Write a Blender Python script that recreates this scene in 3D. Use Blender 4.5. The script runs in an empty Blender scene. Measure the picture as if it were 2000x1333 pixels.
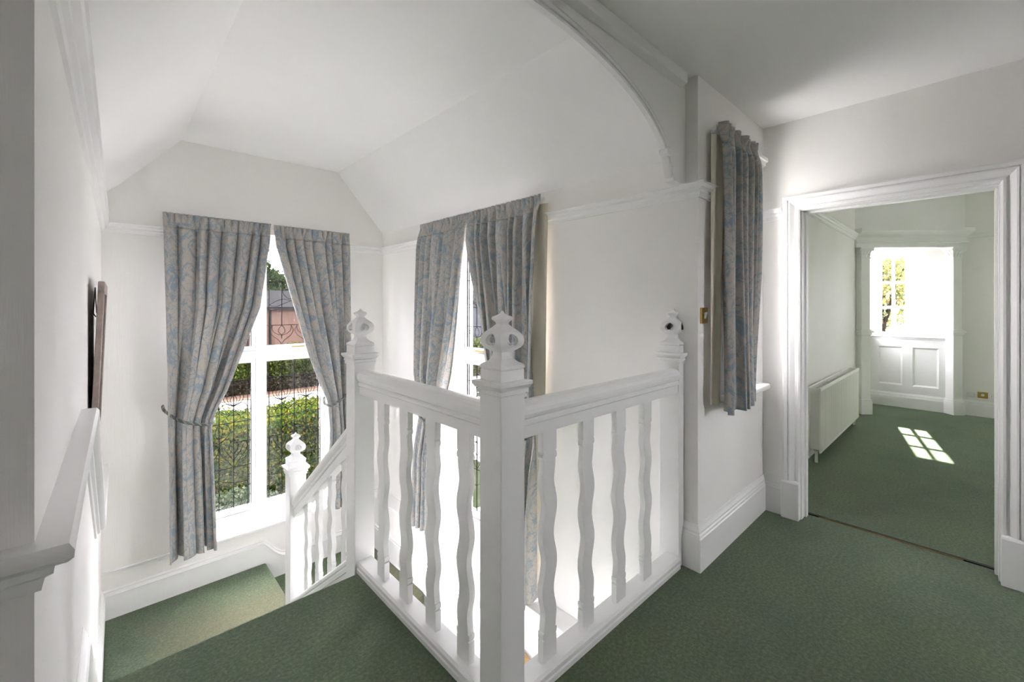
import bpy, math, random
import numpy as np
from mathutils import Vector, Matrix
random.seed(7)
SC = bpy.context.scene
COL = SC.collection
PI = math.pi

# ------------------------------------------------------------------ camera, sky, sun, exposure
FPX, HOR, CAMZ = 844.0, 596.0, 1.4            # focal length and horizon row in pixels of the 2000x1333 frame
cd = bpy.data.cameras.new('camera'); cam = bpy.data.objects.new('camera', cd); COL.objects.link(cam)
cd.sensor_width = 36.0; cd.lens = 36.0 * FPX / 2000.0
cd.shift_y = -(666.5 - HOR) / 2000.0
cd.clip_start = 0.02; cd.clip_end = 400
cam.location = (0, 0, CAMZ)
cam.rotation_euler = (PI / 2, 0, math.atan2(905.0, FPX) - PI / 2)
SC.camera = cam

SKY = 9.0
w = bpy.data.worlds.new('world'); SC.world = w; w.use_nodes = True
bg = w.node_tree.nodes['Background']
bg.inputs[0].default_value = (1.0, 0.955, 1.03, 1); bg.inputs[1].default_value = SKY

sd = bpy.data.lights.new('sun', 'SUN'); sd.energy = 22.0; sd.angle = 0.012; sd.color = (1.0, 0.95, 0.86)
sun = bpy.data.objects.new('sun', sd); COL.objects.link(sun)
sun.rotation_euler = Vector((-1.32, -0.27, -1.0)).to_track_quat('-Z', 'Y').to_euler()
sun.location = (20, 6, 16)

vs = SC.view_settings
SC.display_settings.display_device = 'sRGB'
vs.view_transform = 'Standard'; vs.look = 'None'; vs.gamma = 1.0; vs.use_curve_mapping = False
vs.exposure = 1.8
cy = SC.cycles
cy.max_bounces = 16; cy.diffuse_bounces = 12; cy.glossy_bounces = 4; cy.transparent_max_bounces = 24
cy.use_denoising = True
cy.sample_clamp_indirect = 20.0

# ------------------------------------------------------------------ materials
def newmat(name):
    m = bpy.data.materials.new(name); m.use_nodes = True
    nt = m.node_tree; b = nt.nodes['Principled BSDF']
    return m, nt, b
def N(nt, t, **kw):
    n = nt.nodes.new(t)
    for k, v in kw.items(): setattr(n, k, v)
    return n
def ramp(nt, fac, stops):
    r = N(nt, 'ShaderNodeValToRGB'); e = r.color_ramp.elements
    while len(e) < len(stops): e.new(0.5)
    for i, (p, c) in enumerate(stops):
        e[i].position = p; e[i].color = (c[0], c[1], c[2], 1)
    nt.links.new(fac, r.inputs[0]); return r.outputs[0]
def coords(nt, kind='Object', scale=(1, 1, 1)):
    tc = N(nt, 'ShaderNodeTexCoord'); mp = N(nt, 'ShaderNodeMapping')
    mp.inputs['Scale'].default_value = scale
    nt.links.new(tc.outputs[kind], mp.inputs[0]); return mp.outputs[0]
def noise(nt, vec, scale, detail=3, rough=0.6, dist=0.0):
    n = N(nt, 'ShaderNodeTexNoise'); n.inputs['Scale'].default_value = scale
    n.inputs['Detail'].default_value = detail; n.inputs['Roughness'].default_value = rough
    n.inputs['Distortion'].default_value = dist
    nt.links.new(vec, n.inputs['Vector']); return n.outputs['Fac']
def bump(nt, b, h, strength, dist):
    bp = N(nt, 'ShaderNodeBump'); bp.inputs['Strength'].default_value = strength
    bp.inputs['Distance'].default_value = dist
    nt.links.new(h, bp.inputs['Height']); nt.links.new(bp.outputs[0], b.inputs['Normal'])
def plain(name, col, rough=0.5, metal=0.0, nscale=0, nstr=0.1, spec=0.5):
    m, nt, b = newmat(name)
    b.inputs['Base Color'].default_value = (*col, 1); b.inputs['Roughness'].default_value = rough
    b.inputs['Metallic'].default_value = metal; b.inputs['Specular IOR Level'].default_value = spec
    if nscale:
        v = coords(nt); f = noise(nt, v, nscale)
        c = ramp(nt, f, [(0.3, [x * (1 - nstr) for x in col]), (0.7, [min(1, x * (1 + nstr)) for x in col])])
        nt.links.new(c, b.inputs['Base Color'])
    return m
MAT = {}
MAT['paint'] = plain('white_gloss_paint', (0.875, 0.873, 0.872), 0.32, 0, 3.0, 0.012)
MAT['ceil'] = plain('ceiling_paint', (0.885, 0.882, 0.882), 0.85, 0, 1.5, 0.012, 0.2)
def wallpaper():
    m, nt, b = newmat('ribbed_white_wallpaper')
    v = coords(nt, 'Object', (1, 1, 0.05))
    f = noise(nt, v, 90, 3, 0.7)
    v2 = coords(nt); f2 = noise(nt, v2, 1.3, 2)
    nt.links.new(ramp(nt, f2, [(0.3, (0.872, 0.858, 0.842)), (0.7, (0.895, 0.882, 0.868))]), b.inputs['Base Color'])
    b.inputs['Roughness'].default_value = 0.7; b.inputs['Specular IOR Level'].default_value = 0.25
    bump(nt, b, f, 0.2, 0.004)
    return m
MAT['wall'] = wallpaper()
MAT['frieze'] = plain('frieze_paint', (0.882, 0.876, 0.874), 0.85, 0, 1.5, 0.012, 0.2)
def carpet(name, wear=False):
    m, nt, b = newmat(name)
    v = coords(nt); f1 = noise(nt, v, 420, 2, 0.8); f2 = noise(nt, v, 2.2, 4, 0.65, 0.4); f3 = noise(nt, v, 70, 3, 0.75)
    c1 = ramp(nt, f3, [(0.3, (0.054, 0.096, 0.048)), (0.5, (0.102, 0.152, 0.082)), (0.72, (0.195, 0.240, 0.135))])
    c2 = ramp(nt, f2, [(0.32, (0.75, 0.83, 0.80)), (0.52, (1, 1, 1)), (0.7, (1.10, 1.06, 0.92))])
    mx = N(nt, 'ShaderNodeMix', data_type='RGBA', blend_type='MULTIPLY'); mx.inputs[0].default_value = 1
    nt.links.new(c1, mx.inputs[6]); nt.links.new(c2, mx.inputs[7])
    out = mx.outputs[2]
    if wear:
        # trodden, faded pile in the walking line of the half landing
        tc = N(nt, 'ShaderNodeTexCoord'); sp = N(nt, 'ShaderNodeSeparateXYZ'); nt.links.new(tc.outputs['Object'], sp.inputs[0])
        nz = noise(nt, v, 3.0, 4, 0.7)
        def lin(sock, a, k):
            q = N(nt, 'ShaderNodeMath', operation='MULTIPLY_ADD'); nt.links.new(sock, q.inputs[0]); q.inputs[1].default_value = k; q.inputs[2].default_value = a; return q.outputs[0]
        sx = lin(sp.outputs[0], -0.15, 1.05); sy = lin(sp.outputs[1], 4.35, -1.0)
        ad = N(nt, 'ShaderNodeMath', operation='MINIMUM'); nt.links.new(sx, ad.inputs[0]); nt.links.new(sy, ad.inputs[1])
        sm = N(nt, 'ShaderNodeMath', operation='MULTIPLY_ADD'); nt.links.new(nz, sm.inputs[0]); sm.inputs[1].default_value = 0.5; nt.links.new(ad.outputs[0], sm.inputs[2])
        fac = ramp(nt, sm.outputs[0], [(0.22, (0, 0, 0)), (0.62, (0.85, 0.85, 0.85))])
        wc = ramp(nt, f3, [(0.3, (0.11, 0.11, 0.055)), (0.7, (0.20, 0.19, 0.11))])
        m2 = N(nt, 'ShaderNodeMix', data_type='RGBA'); nt.links.new(fac, m2.inputs[0]); nt.links.new(out, m2.inputs[6]); nt.links.new(wc, m2.inputs[7]); out = m2.outputs[2]
    nt.links.new(out, b.inputs['Base Color'])
    b.inputs['Roughness'].default_value = 0.95; b.inputs['Specular IOR Level'].default_value = 0.05
    b.inputs['Sheen Weight'].default_value = 0.25
    bump(nt, b, f1, 0.8, 0.006)
    return m
MAT['carpet'] = carpet('green_carpet'); MAT['carpet_worn'] = carpet('green_carpet_worn', True)
def damask():
    m, nt, b = newmat('damask_fabric')
    uv = coords(nt, 'UV')
    n1 = N(nt, 'ShaderNodeTexNoise'); n1.inputs['Scale'].default_value = 9; n1.inputs['Detail'].default_value = 4; nt.links.new(uv, n1.inputs['Vector'])
    ad = N(nt, 'ShaderNodeMixRGB', blend_type='ADD'); ad.inputs[0].default_value = 0.22
    nt.links.new(uv, ad.inputs[1]); nt.links.new(n1.outputs['Color'], ad.inputs[2])
    vo = N(nt, 'ShaderNodeTexVoronoi', feature='DISTANCE_TO_EDGE'); vo.inputs['Scale'].default_value = 12
    nt.links.new(ad.outputs[0], vo.inputs['Vector'])
    fl = noise(nt, uv, 4.2, 5, 0.66, 1.6)
    vein = ramp(nt, vo.outputs['Distance'], [(0.0, (0.8, 0.8, 0.8)), (0.03, (0.55, 0.55, 0.55)), (0.07, (0, 0, 0))])
    blot = ramp(nt, noise(nt, uv, 7.0, 7, 0.72, 2.2), [(0.505, (0, 0, 0)), (0.56, (1, 1, 1))])
    mul = N(nt, 'ShaderNodeMath', operation='MULTIPLY'); nt.links.new(vein, mul.inputs[0]); nt.links.new(ramp(nt, fl, [(0.36, (0, 0, 0)), (0.50, (1, 1, 1))]), mul.inputs[1])
    mxm = N(nt, 'ShaderNodeMath', operation='MAXIMUM'); nt.links.new(mul.outputs[0], mxm.inputs[0])
    sc_ = N(nt, 'ShaderNodeMath', operation='MULTIPLY'); nt.links.new(blot, sc_.inputs[0]); sc_.inputs[1].default_value = 0.9; nt.links.new(sc_.outputs[0], mxm.inputs[1])
    wv = noise(nt, coords(nt, 'UV', (1, 6, 1)), 90, 2)
    base = ramp(nt, wv, [(0.3, (0.45, 0.415, 0.375)), (0.7, (0.57, 0.53, 0.485))])
    blue = ramp(nt, wv, [(0.3, (0.235, 0.30, 0.375)), (0.7, (0.31, 0.385, 0.455))])
    mx = N(nt, 'ShaderNodeMix', data_type='RGBA'); nt.links.new(mxm.outputs[0], mx.inputs[0]); nt.links.new(base, mx.inputs[6]); nt.links.new(blue, mx.inputs[7])
    nt.links.new(mx.outputs[2], b.inputs['Base Color'])
    b.inputs['Roughness'].default_value = 0.75; b.inputs['Specular IOR Level'].default_value = 0.2; b.inputs['Sheen Weight'].default_value = 0.2
    tr = N(nt, 'ShaderNodeBsdfTranslucent'); nt.links.new(mx.outputs[2], tr.inputs[0])
    ms = N(nt, 'ShaderNodeMixShader'); ms.inputs[0].default_value = 0.10
    nt.links.new(b.outputs[0], ms.inputs[1]); nt.links.new(tr.outputs[0], ms.inputs[2])
    nt.links.new(ms.outputs[0], nt.nodes['Material Output'].inputs[0])
    return m
MAT['damask'] = damask()
MAT['lining'] = plain('cream_lining', (0.74, 0.68, 0.58), 0.8, 0, 8, 0.03, 0.2)
MAT['rope'] = plain('grey_green_rope', (0.125, 0.15, 0.145), 0.6, 0, 60, 0.2)
MAT['rope2'] = plain('pale_rope', (0.27, 0.285, 0.265), 0.6, 0, 60, 0.2)
MAT['brass'] = plain('brass', (0.55, 0.37, 0.12), 0.35, 1.0, 20, 0.1)
MAT['plastic'] = plain('white_plastic', (0.82, 0.83, 0.82), 0.35, 0, 10, 0.01)
MAT['brownwood'] = plain('brown_frame_wood', (0.37, 0.30, 0.27), 0.5, 0, 25, 0.18)
MAT['darkwood'] = plain('dark_wood', (0.05, 0.035, 0.03), 0.5, 0, 25, 0.2)
MAT['oak'] = plain('varnished_oak', (0.42, 0.27, 0.12), 0.4, 0, 30, 0.2)
MAT['picture'] = plain('picture_print', (0.20, 0.19, 0.17), 0.4, 0, 6, 0.5)
MAT['lead'] = plain('lead_came', (0.012, 0.012, 0.013), 0.8, 0.0, 30, 0.15, 0.03)
MAT['enamel'] = plain('radiator_enamel', (0.80, 0.80, 0.755), 0.28, 0, 5, 0.01)
MAT['chrome'] = plain('valve_metal', (0.55, 0.55, 0.54), 0.3, 1.0, 20, 0.1)
MAT['black'] = plain('dark_gap', (0.02, 0.018, 0.015), 0.8, 0, 50, 0.2)
def glass():
    m, nt, b = newmat('window_glass')
    nt.nodes.remove(b)
    t = N(nt, 'ShaderNodeBsdfTransparent'); t.inputs[0].default_value = (0.97, 0.98, 0.975, 1)
    g = N(nt, 'ShaderNodeBsdfGlossy'); g.inputs['Roughness'].default_value = 0.02
    bp = N(nt, 'ShaderNodeBump'); bp.inputs['Strength'].default_value = 0.05
    nt.links.new(noise(nt, coords(nt), 9, 2), bp.inputs['Height']); nt.links.new(bp.outputs[0], g.inputs['Normal'])
    ms = N(nt, 'ShaderNodeMixShader'); ms.inputs[0].default_value = 0.025
    nt.links.new(t.outputs[0], ms.inputs[1]); nt.links.new(g.outputs[0], ms.inputs[2])
    nt.links.new(ms.outputs[0], nt.nodes['Material Output'].inputs[0])
    return m
MAT['glass'] = glass()
def leafmat(name, stops, transl=0.35):
    m, nt, b = newmat(name)
    g = N(nt, 'ShaderNodeNewGeometry'); c = ramp(nt, g.outputs['Random Per Island'], stops)
    nt.links.new(c, b.inputs['Base Color']); b.inputs['Roughness'].default_value = 0.6; b.inputs['Specular IOR Level'].default_value = 0.0
    tr = N(nt, 'ShaderNodeBsdfTranslucent'); nt.links.new(c, tr.inputs[0])
    ms = N(nt, 'ShaderNodeMixShader'); ms.inputs[0].default_value = transl
    nt.links.new(b.outputs[0], ms.inputs[1]); nt.links.new(tr.outputs[0], ms.inputs[2])
    nt.links.new(ms.outputs[0], nt.nodes['Material Output'].inputs[0])
    return m
MAT['hedge'] = leafmat('hedge_leaves', [(0.0, (0.003, 0.009, 0.002)), (0.4, (0.010, 0.022, 0.003)), (0.72, (0.030, 0.040, 0.003)), (1.0, (0.075, 0.055, 0.003))])
MAT['hedge2'] = leafmat('far_hedge_leaves', [(0.0, (0.006, 0.012, 0.003)), (0.6, (0.018, 0.028, 0.004)), (1.0, (0.035, 0.028, 0.008))])
MAT['twigleaf'] = leafmat('twig_scraps', [(0.0, (0.004, 0.003, 0.002)), (0.6, (0.014, 0.011, 0.007)), (1.0, (0.026, 0.022, 0.013))], 0.1)
MAT['treeleaf'] = leafmat('tree_leaves', [(0.0, (0.0040, 0.0081, 0.0032)), (0.6, (0.0095, 0.0149, 0.0054)), (1.0, (0.0162, 0.0203, 0.0081))])
MAT['autumn'] = leafmat('autumn_leaves', [(0.0, (0.06, 0.085, 0.035)), (0.5, (0.15, 0.165, 0.06)), (0.8, (0.24, 0.21, 0.07)), (1.0, (0.22, 0.14, 0.07))])
MAT['silver'] = leafmat('silver_shrub_leaves', [(0.0, (0.0081, 0.0135, 0.0081)), (0.6, (0.0189, 0.0243, 0.0162)), (1.0, (0.0351, 0.0378, 0.0270))])
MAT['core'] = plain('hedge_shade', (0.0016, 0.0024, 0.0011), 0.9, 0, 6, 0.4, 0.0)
MAT['twig'] = plain('brown_twigs', (0.0122, 0.0097, 0.0070), 0.9, 0, 8, 0.4, 0.0)
MAT['bark'] = plain('bark', (0.0095, 0.0076, 0.0054), 0.9, 0, 8, 0.4, 0.0)
MAT['grass'] = plain('lawn', (0.0065, 0.0085, 0.004), 0.95, 0, 3, 0.4, 0.0)
MAT['road'] = plain('pale_road', (0.075, 0.073, 0.072), 0.9, 0, 2, 0.1, 0.0)
MAT['verge'] = plain('leaf_litter', (0.040, 0.026, 0.020), 0.95, 0, 5, 0.35, 0.0)
MAT['slate'] = plain('roof_slate', (0.006, 0.006, 0.0065), 0.8, 0, 4, 0.3, 0.0)
MAT['render'] = plain('pale_render', (0.0243, 0.0257, 0.0284), 0.9, 0, 2, 0.1, 0.0)
def brickmat():
    m, nt, b = newmat('red_brick')
    tb = N(nt, 'ShaderNodeTexBrick'); tb.inputs['Scale'].default_value = 1.0
    tb.inputs['Brick Width'].default_value = 0.23; tb.inputs['Row Height'].default_value = 0.08; tb.inputs['Mortar Size'].default_value = 0.012
    tb.inputs['Color1'].default_value = (0.0270, 0.0122, 0.0081, 1); tb.inputs['Color2'].default_value = (0.0378, 0.0189, 0.0135, 1); tb.inputs['Mortar'].default_value = (0.0432, 0.0351, 0.0297, 1)
    tc = N(nt, 'ShaderNodeTexCoord'); s = N(nt, 'ShaderNodeSeparateXYZ'); nt.links.new(tc.outputs['Object'], s.inputs[0])
    a = N(nt, 'ShaderNodeMath', operation='ADD'); nt.links.new(s.outputs[0], a.inputs[0]); nt.links.new(s.outputs[1], a.inputs[1])
    c = N(nt, 'ShaderNodeCombineXYZ'); nt.links.new(a.outputs[0], c.inputs[0]); nt.links.new(s.outputs[2], c.inputs[1])
    nt.links.new(c.outputs[0], tb.inputs['Vector']); nt.links.new(tb.outputs[0], b.inputs['Base Color']); b.inputs['Roughness'].default_value = 0.9; b.inputs['Specular IOR Level'].default_value = 0.0
    return m
MAT['brick'] = brickmat()

# ------------------------------------------------------------------ mesh helpers
class MB:
    def __init__(s): s.v = []; s.f = []; s.uv = None
    def add(s, vs, fs):
        o = len(s.v); s.v += [tuple(p) for p in vs]; s.f += [tuple(i + o for i in f) for f in fs]; return s
    def box(s, x0, x1, y0, y1, z0, z1):
        if x0 > x1: x0, x1 = x1, x0
        if y0 > y1: y0, y1 = y1, y0
        return s.add([(x0, y0, z0), (x1, y0, z0), (x1, y1, z0), (x0, y1, z0), (x0, y0, z1), (x1, y0, z1), (x1, y1, z1), (x0, y1, z1)],
                     [(0, 3, 2, 1), (4, 5, 6, 7), (0, 1, 5, 4), (1, 2, 6, 5), (2, 3, 7, 6), (3, 0, 4, 7)])
    def prism(s, poly, lo, hi, axis='z'):
        """extrude a polygon; axis z: (x,y), axis y: (x,z), axis x: (y,z)"""
        def P(a, b, c):
            return (a, b, c) if axis == 'z' else ((a, c, b) if axis == 'y' else (c, a, b))
        n = len(poly)
        return s.add([P(a, b, lo) for a, b in poly] + [P(a, b, hi) for a, b in poly],
                     [tuple(range(n))[::-1], tuple(range(n, 2 * n))] + [(i, (i + 1) % n, n + (i + 1) % n, n + i) for i in range(n)])
    def tube(s, pts, r, k=8, caps=True):
        pts = [Vector(p) for p in pts]; n = len(pts); rr = r if isinstance(r, (list, tuple)) else [r] * n
        t0 = (pts[1] - pts[0]).normalized(); up = Vector((0, 0, 1)) if abs(t0.z) < 0.9 else Vector((1, 0, 0))
        a = t0.cross(up).normalized(); vs = []
        for i, p in enumerate(pts):
            t = (pts[min(i + 1, n - 1)] - pts[max(i - 1, 0)]).normalized()
            a = (a - t * a.dot(t)).normalized(); b = t.cross(a)
            vs += [p + (a * math.cos(2 * PI * j / k) + b * math.sin(2 * PI * j / k)) * rr[i] for j in range(k)]
        fs = [(i * k + j, i * k + (j + 1) % k, (i + 1) * k + (j + 1) % k, (i + 1) * k + j) for i in range(n - 1) for j in range(k)]
        if caps: fs += [tuple(range(k))[::-1], tuple(range((n - 1) * k, n * k))]
        return s.add(vs, fs)
    def squarelathe(s, prof, cx=0, cy=0):
        """square cross-section stack: prof = [(half side, z)...]"""
        n = len(prof); vs = []
        for r, z in prof: vs += [(cx - r, cy - r, z), (cx + r, cy - r, z), (cx + r, cy + r, z), (cx - r, cy + r, z)]
        fs = [(i * 4 + j, i * 4 + (j + 1) % 4, i * 4 + 4 + (j + 1) % 4, i * 4 + 4 + j) for i in range(n - 1) for j in range(4)]
        fs += [(3, 2, 1, 0), tuple(range(4 * n - 4, 4 * n))]
        return s.add(vs, fs)
    def lathe(s, prof, k=16, cx=0, cy=0):
        n = len(prof); vs = []
        for r, z in prof: vs += [(cx + r * math.cos(2 * PI * j / k), cy + r * math.sin(2 * PI * j / k), z) for j in range(k)]
        fs = [(i * k + j, i * k + (j + 1) % k, (i + 1) * k + (j + 1) % k, (i + 1) * k + j) for i in range(n - 1) for j in range(k)]
        fs += [tuple(range(k))[::-1], tuple(range((n - 1) * k, n * k))]
        return s.add(vs, fs)
    def moulding(s, path, prof):
        """sweep a closed (d, z) profile along a 3D path; d is measured to the right of the walking direction, corners mitred"""
        P = [Vector(p if len(p) == 3 else (p[0], p[1], 0)) for p in path]; n = len(P); m = len(prof); vs = []
        for i in range(n):
            ns = []
            for a, b in ((i - 1, i), (i, i + 1)):
                if a < 0 or b >= n: continue
                t = (P[b] - P[a]).to_2d()
                if t.length < 1e-9: continue
                t.normalize(); ns.append(Vector((t.y, -t.x)))
            if len(ns) == 2:
                q = (ns[0] + ns[1]); q = q / max(0.2, q.length_squared / 2)
            else: q = ns[0]
            vs += [(P[i].x + q.x * d, P[i].y + q.y * d, P[i].z + z) for d, z in prof]
        fs = [(i * m + j, (i + 1) * m + j, (i + 1) * m + (j + 1) % m, i * m + (j + 1) % m) for i in range(n - 1) for j in range(m)]
        fs += [tuple(range(m)), tuple(range((n - 1) * m, n * m))[::-1]]
        return s.add(vs, fs)
    def skin(s, u0, u1, z0, z1, c0, c1, holes, axis):
        """wall slab with rectangular openings; axis 'x': plane x=c, u runs along y; axis 'y': plane y=c, u runs along x"""
        us = sorted({u0, u1, *[h[0] for h in holes], *[h[1] for h in holes]}); zs = sorted({z0, z1, *[h[2] for h in holes], *[h[3] for h in holes]})
        def solid(i, j):
            if i < 0 or j < 0 or i >= len(us) - 1 or j >= len(zs) - 1: return False
            a = (us[i] + us[i + 1]) / 2; b = (zs[j] + zs[j + 1]) / 2
            return not any(h[0] < a < h[1] and h[2] < b < h[3] for h in holes)
        def P(u, z, c): return (c, u, z) if axis == 'x' else (u, c, z)
        for i in range(len(us) - 1):
            for j in range(len(zs) - 1):
                if not solid(i, j): continue
                a, b, p, q = us[i], us[i + 1], zs[j], zs[j + 1]
                s.add([P(a, p, c0), P(b, p, c0), P(b, q, c0), P(a, q, c0)], [(0, 1, 2, 3)])
                s.add([P(a, p, c1), P(b, p, c1), P(b, q, c1), P(a, q, c1)], [(3, 2, 1, 0)])
                for di, dj, e in ((-1, 0, ((a, p), (a, q))), (1, 0, ((b, q), (b, p))), (0, -1, ((b, p), (a, p))), (0, 1, ((a, q), (b, q)))):
                    if not solid(i + di, j + dj):
                        (ua, za), (ub, zb) = e
                        s.add([P(ua, za, c0), P(ub, zb, c0), P(ub, zb, c1), P(ua, za, c1)], [(0, 1, 2, 3)])
        return s
    def build(s, name, mat, parent=None, smooth=False, bevel=0.0, seg=2, fix=True):
        me = bpy.data.meshes.new(name); me.from_pydata(s.v, [], s.f); me.update()
        me.materials.append(MAT[mat] if isinstance(mat, str) else mat)
        if s.uv is not None:
            l = me.uv_layers.new(name='UVMap'); idx = np.empty(len(me.loops), dtype=np.int32); me.loops.foreach_get('vertex_index', idx)
            l.data.foreach_set('uv', np.asarray(s.uv, dtype=np.float32)[idx].ravel())
        if fix:
            import bmesh
            bm = bmesh.new(); bm.from_mesh(me); bmesh.ops.remove_doubles(bm, verts=bm.verts, dist=1e-6) if s.uv is None else None
            bmesh.ops.recalc_face_normals(bm, faces=bm.faces); bm.to_mesh(me); bm.free()
        if smooth:
            me.polygons.foreach_set('use_smooth', [True] * len(me.polygons))
        o = bpy.data.objects.new(name, me); COL.objects.link(o)
        if parent is not None: o.parent = parent
        if bevel:
            md = o.modifiers.new('bevel', 'BEVEL'); md.width = bevel; md.segments = seg; md.limit_method = 'ANGLE'; md.angle_limit = 0.6
        if smooth and smooth != 'all':
            md = o.modifiers.new('edges', 'EDGE_SPLIT'); md.split_angle = 0.7
        return o
def tag(o, label, cat, group=None, kind=None):
    o['label'] = label; o['category'] = cat
    if group: o['group'] = group
    if kind: o['kind'] = kind
    return o
def struct(o, label, cat): return tag(o, label, cat, kind='structure')
def empty(name, loc=(0, 0, 0), rz=0.0):
    o = bpy.data.objects.new(name, None); COL.objects.link(o); o.location = loc; o.rotation_euler = (0, 0, rz); o.empty_display_size = 0.1
    return o
def instance(src, parent, loc=None, name=None):
    c = src.copy(); COL.objects.link(c); c.parent = parent
    if loc is not None: c.location = loc
    return c

# ------------------------------------------------------------------ main dimensions (metres; landing floor at z = 0, camera over the origin)
XR, YF = 2.275, 4.6            # right wall and front wall of the stairwell
YP = 1.0                       # end faces of the side walls, and the wall with the small window
XD = 3.30                      # wall with the doorway
RAIL = 2.045                   # top of the picture rail
ZH, ZM = -1.04, -1.21          # half landing, lower landing
RIS = 1.04 / 6; GO = 0.237
def xl(y): return -0.085 + 0.0111 * (y - 1.0)
GROUND = -3.2
W1X, W1Y = 1.107, 4.95         # centre and glass plane of the front window
W2Y, W2X = 2.83, 2.60          # centre and glass plane of the side window

# ------------------------------------------------------------------ room shell
m = MB(); m.prism([(-1.6, -2.1), (3.43, -2.1), (3.43, 1.06), (2.30, 1.06), (2.30, 1.16), (1.045, 1.16), (1.045, 2.205), (-0.12, 2.205), (-0.12, 1.06), (-1.6, 1.06)], -0.24, 0.0)
struct(m.build('floor', 'carpet', bevel=0.018, seg=3), 'green carpeted landing floor around the stairwell', 'floor')
m = MB(); m.box(3.45, 8.25, -3.1, 1.2, -0.24, 0.0)
struct(m.build('floor', 'carpet'), 'green carpeted floor of the room beyond the doorway', 'floor')
m = MB(); m.box(-0.2, 2.4, -2.1, 4.8, -3.1, -2.9)
struct(m.build('floor', 'carpet'), 'floor at the foot of the stairs', 'floor')

m = MB(); m.prism([(xl(1.2), 1.2), (xl(4.65), 4.65), (-0.35, 4.65), (-0.35, 1.2)], -3.1, 2.72)
struct(m.build('wall_left', 'wall'), 'white papered wall beside the stairs', 'wall')
m = MB(); m.prism([(xl(1.0), 1.0), (xl(1.2), 1.2), (-1.6, 1.2), (-1.6, 1.0)], -3.1, 2.72)
struct(m.build('wall_near', 'wall'), 'shaded end face of the wall next to the viewpoint', 'wall')
m = MB(); m.skin(-0.4, 2.72, -3.1, 2.95, YF, 5.05, [(W1X - 0.68, W1X + 0.68, -0.71, 2.07)], 'y')
struct(m.build('wall_front', 'wall'), 'white stairwell wall around the tall leaded window', 'wall')
m = MB(); m.skin(2.05, 4.62, -3.1, 2.62, XR, 2.725, [(W2Y - 0.68, W2Y + 0.68, -0.71, 2.07)], 'x'); m.box(XR, 2.425, 1.0, 2.05, -3.1, 2.72)
m.box(2.14, XR, 1.80, 4.62, -3.1, -0.715)
struct(m.build('wall_right', 'wall'), 'white ribbed wallpaper wall of the stairwell ending at the pillar corner', 'wall')
m = MB(); m.skin(2.425, 3.45, -3.1, 2.72, YP, 1.16, [(2.66, 3.08, 0.86, 2.29)], 'y')
struct(m.build('wall_recess', 'wall'), 'short white wall holding the small window beside the doorway', 'wall')
m = MB(); m.skin(-2.1, 1.0, -0.2, 2.72, XD, 3.45, [(-0.102, 0.792, -0.3, 2.035)], 'x')
struct(m.build('wall_door', 'wall'), 'white wall with the wide doorway opening', 'wall')
m = MB(); m.skin(-1.75, 3.45, -3.1, 2.72, -2.25, -2.1, [(2.22, 2.73, 1.1, 1.95)], 'y')
struct(m.build('wall_back', 'wall'), 'white wall behind the landing', 'wall')
m = MB(); m.box(-1.75, -1.6, -2.1, 1.2, -0.3, 2.72)
struct(m.build('wall_side', 'wall'), 'white wall at the near end of the landing', 'wall')

m = MB(); m.box(-1.75, 3.45, -2.25, 1.075, 2.615, 2.80); m.box(2.28, 3.45, 1.075, 1.16, 2.615, 2.80); m.box(-1.75, -0.1, 1.075, 1.2, 2.615, 2.80)
struct(m.build('ceiling', 'ceil'), 'flat white ceiling over the landing', 'ceiling')
m = MB(); inner = [(-0.14, 2.12), (0.45, 2.80), (1.765, 2.80), (2.35, 2.12)]; outer = [(2.55, 2.12), (2.55, 2.95), (-0.36, 2.95), (-0.36, 2.12)]
m.prism(inner + outer, 1.076, 4.62, 'y')
struct(m.build('ceiling', 'ceil'), 'sloped vaulted white ceiling over the stairwell', 'ceiling')

# arch between landing and stairwell
ACX, ACZ, AA, AB = 1.06, 2.05, 1.03, 0.42
def arc(t, da=0.0): return (ACX + (AA + da) * math.cos(t), ACZ + (AB + da) * math.sin(t))
m = MB(); NA = 48
pts = [arc(PI * i / NA) for i in range(NA + 1)]
for i in range(NA):
    (x0, z0), (x1, z1) = pts[i], pts[i + 1]
    for y, o in ((1.068, 1), (1.083, -1)):
        q = [(x0, y, z0), (x1, y, z1), (x1, y, 2.9), (x0, y, 2.9)]; m.add(q, [(0, 1, 2, 3)])
    m.add([(x0, 1.068, z0), (x1, 1.068, z1), (x1, 1.083, z1), (x0, 1.083, z0)], [(0, 1, 2, 3)])
m.box(ACX + AA, XR, 1.068, 1.083, 2.05, 2.9); m.box(xl(1.1), ACX - AA, 1.068, 1.083, 2.05, 2.9)
aw = struct(m.build('wall_arch', 'frieze'), 'white arched screen wall spanning between landing and stairwell', 'wall')
m = MB()
prof = [(0.0, 0.004), (0.0, -0.012), (0.012, -0.012), (0.014, -0.003), (0.020, -0.003), (0.022, -0.011), (0.038, -0.011), (0.040, -0.003), (0.046, -0.003), (0.048, -0.008), (0.060, -0.008), (0.062, 0.004)]
def archband(m, prof, y, sgn):
    k = len(prof)
    for i in range(NA + 1):
        t = PI * i / NA; c, s_ = math.cos(t), math.sin(t); nx, nz = c / AA, s_ / AB; L = math.hypot(nx, nz); nx /= L; nz /= L
        x, z = arc(t); m.v += [(x + nx * (d - 0.002), y + sgn * h, z + nz * (d - 0.002)) for d, h in prof]
    o = 0
    for i in range(NA):
        for j in range(k - 1): m.f.append((i * k + j, i * k + j + 1, (i + 1) * k + j + 1, (i + 1) * k + j))
archband(m, prof, 1.068, 1)
m.build('arch_moulding', 'paint', aw)
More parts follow.
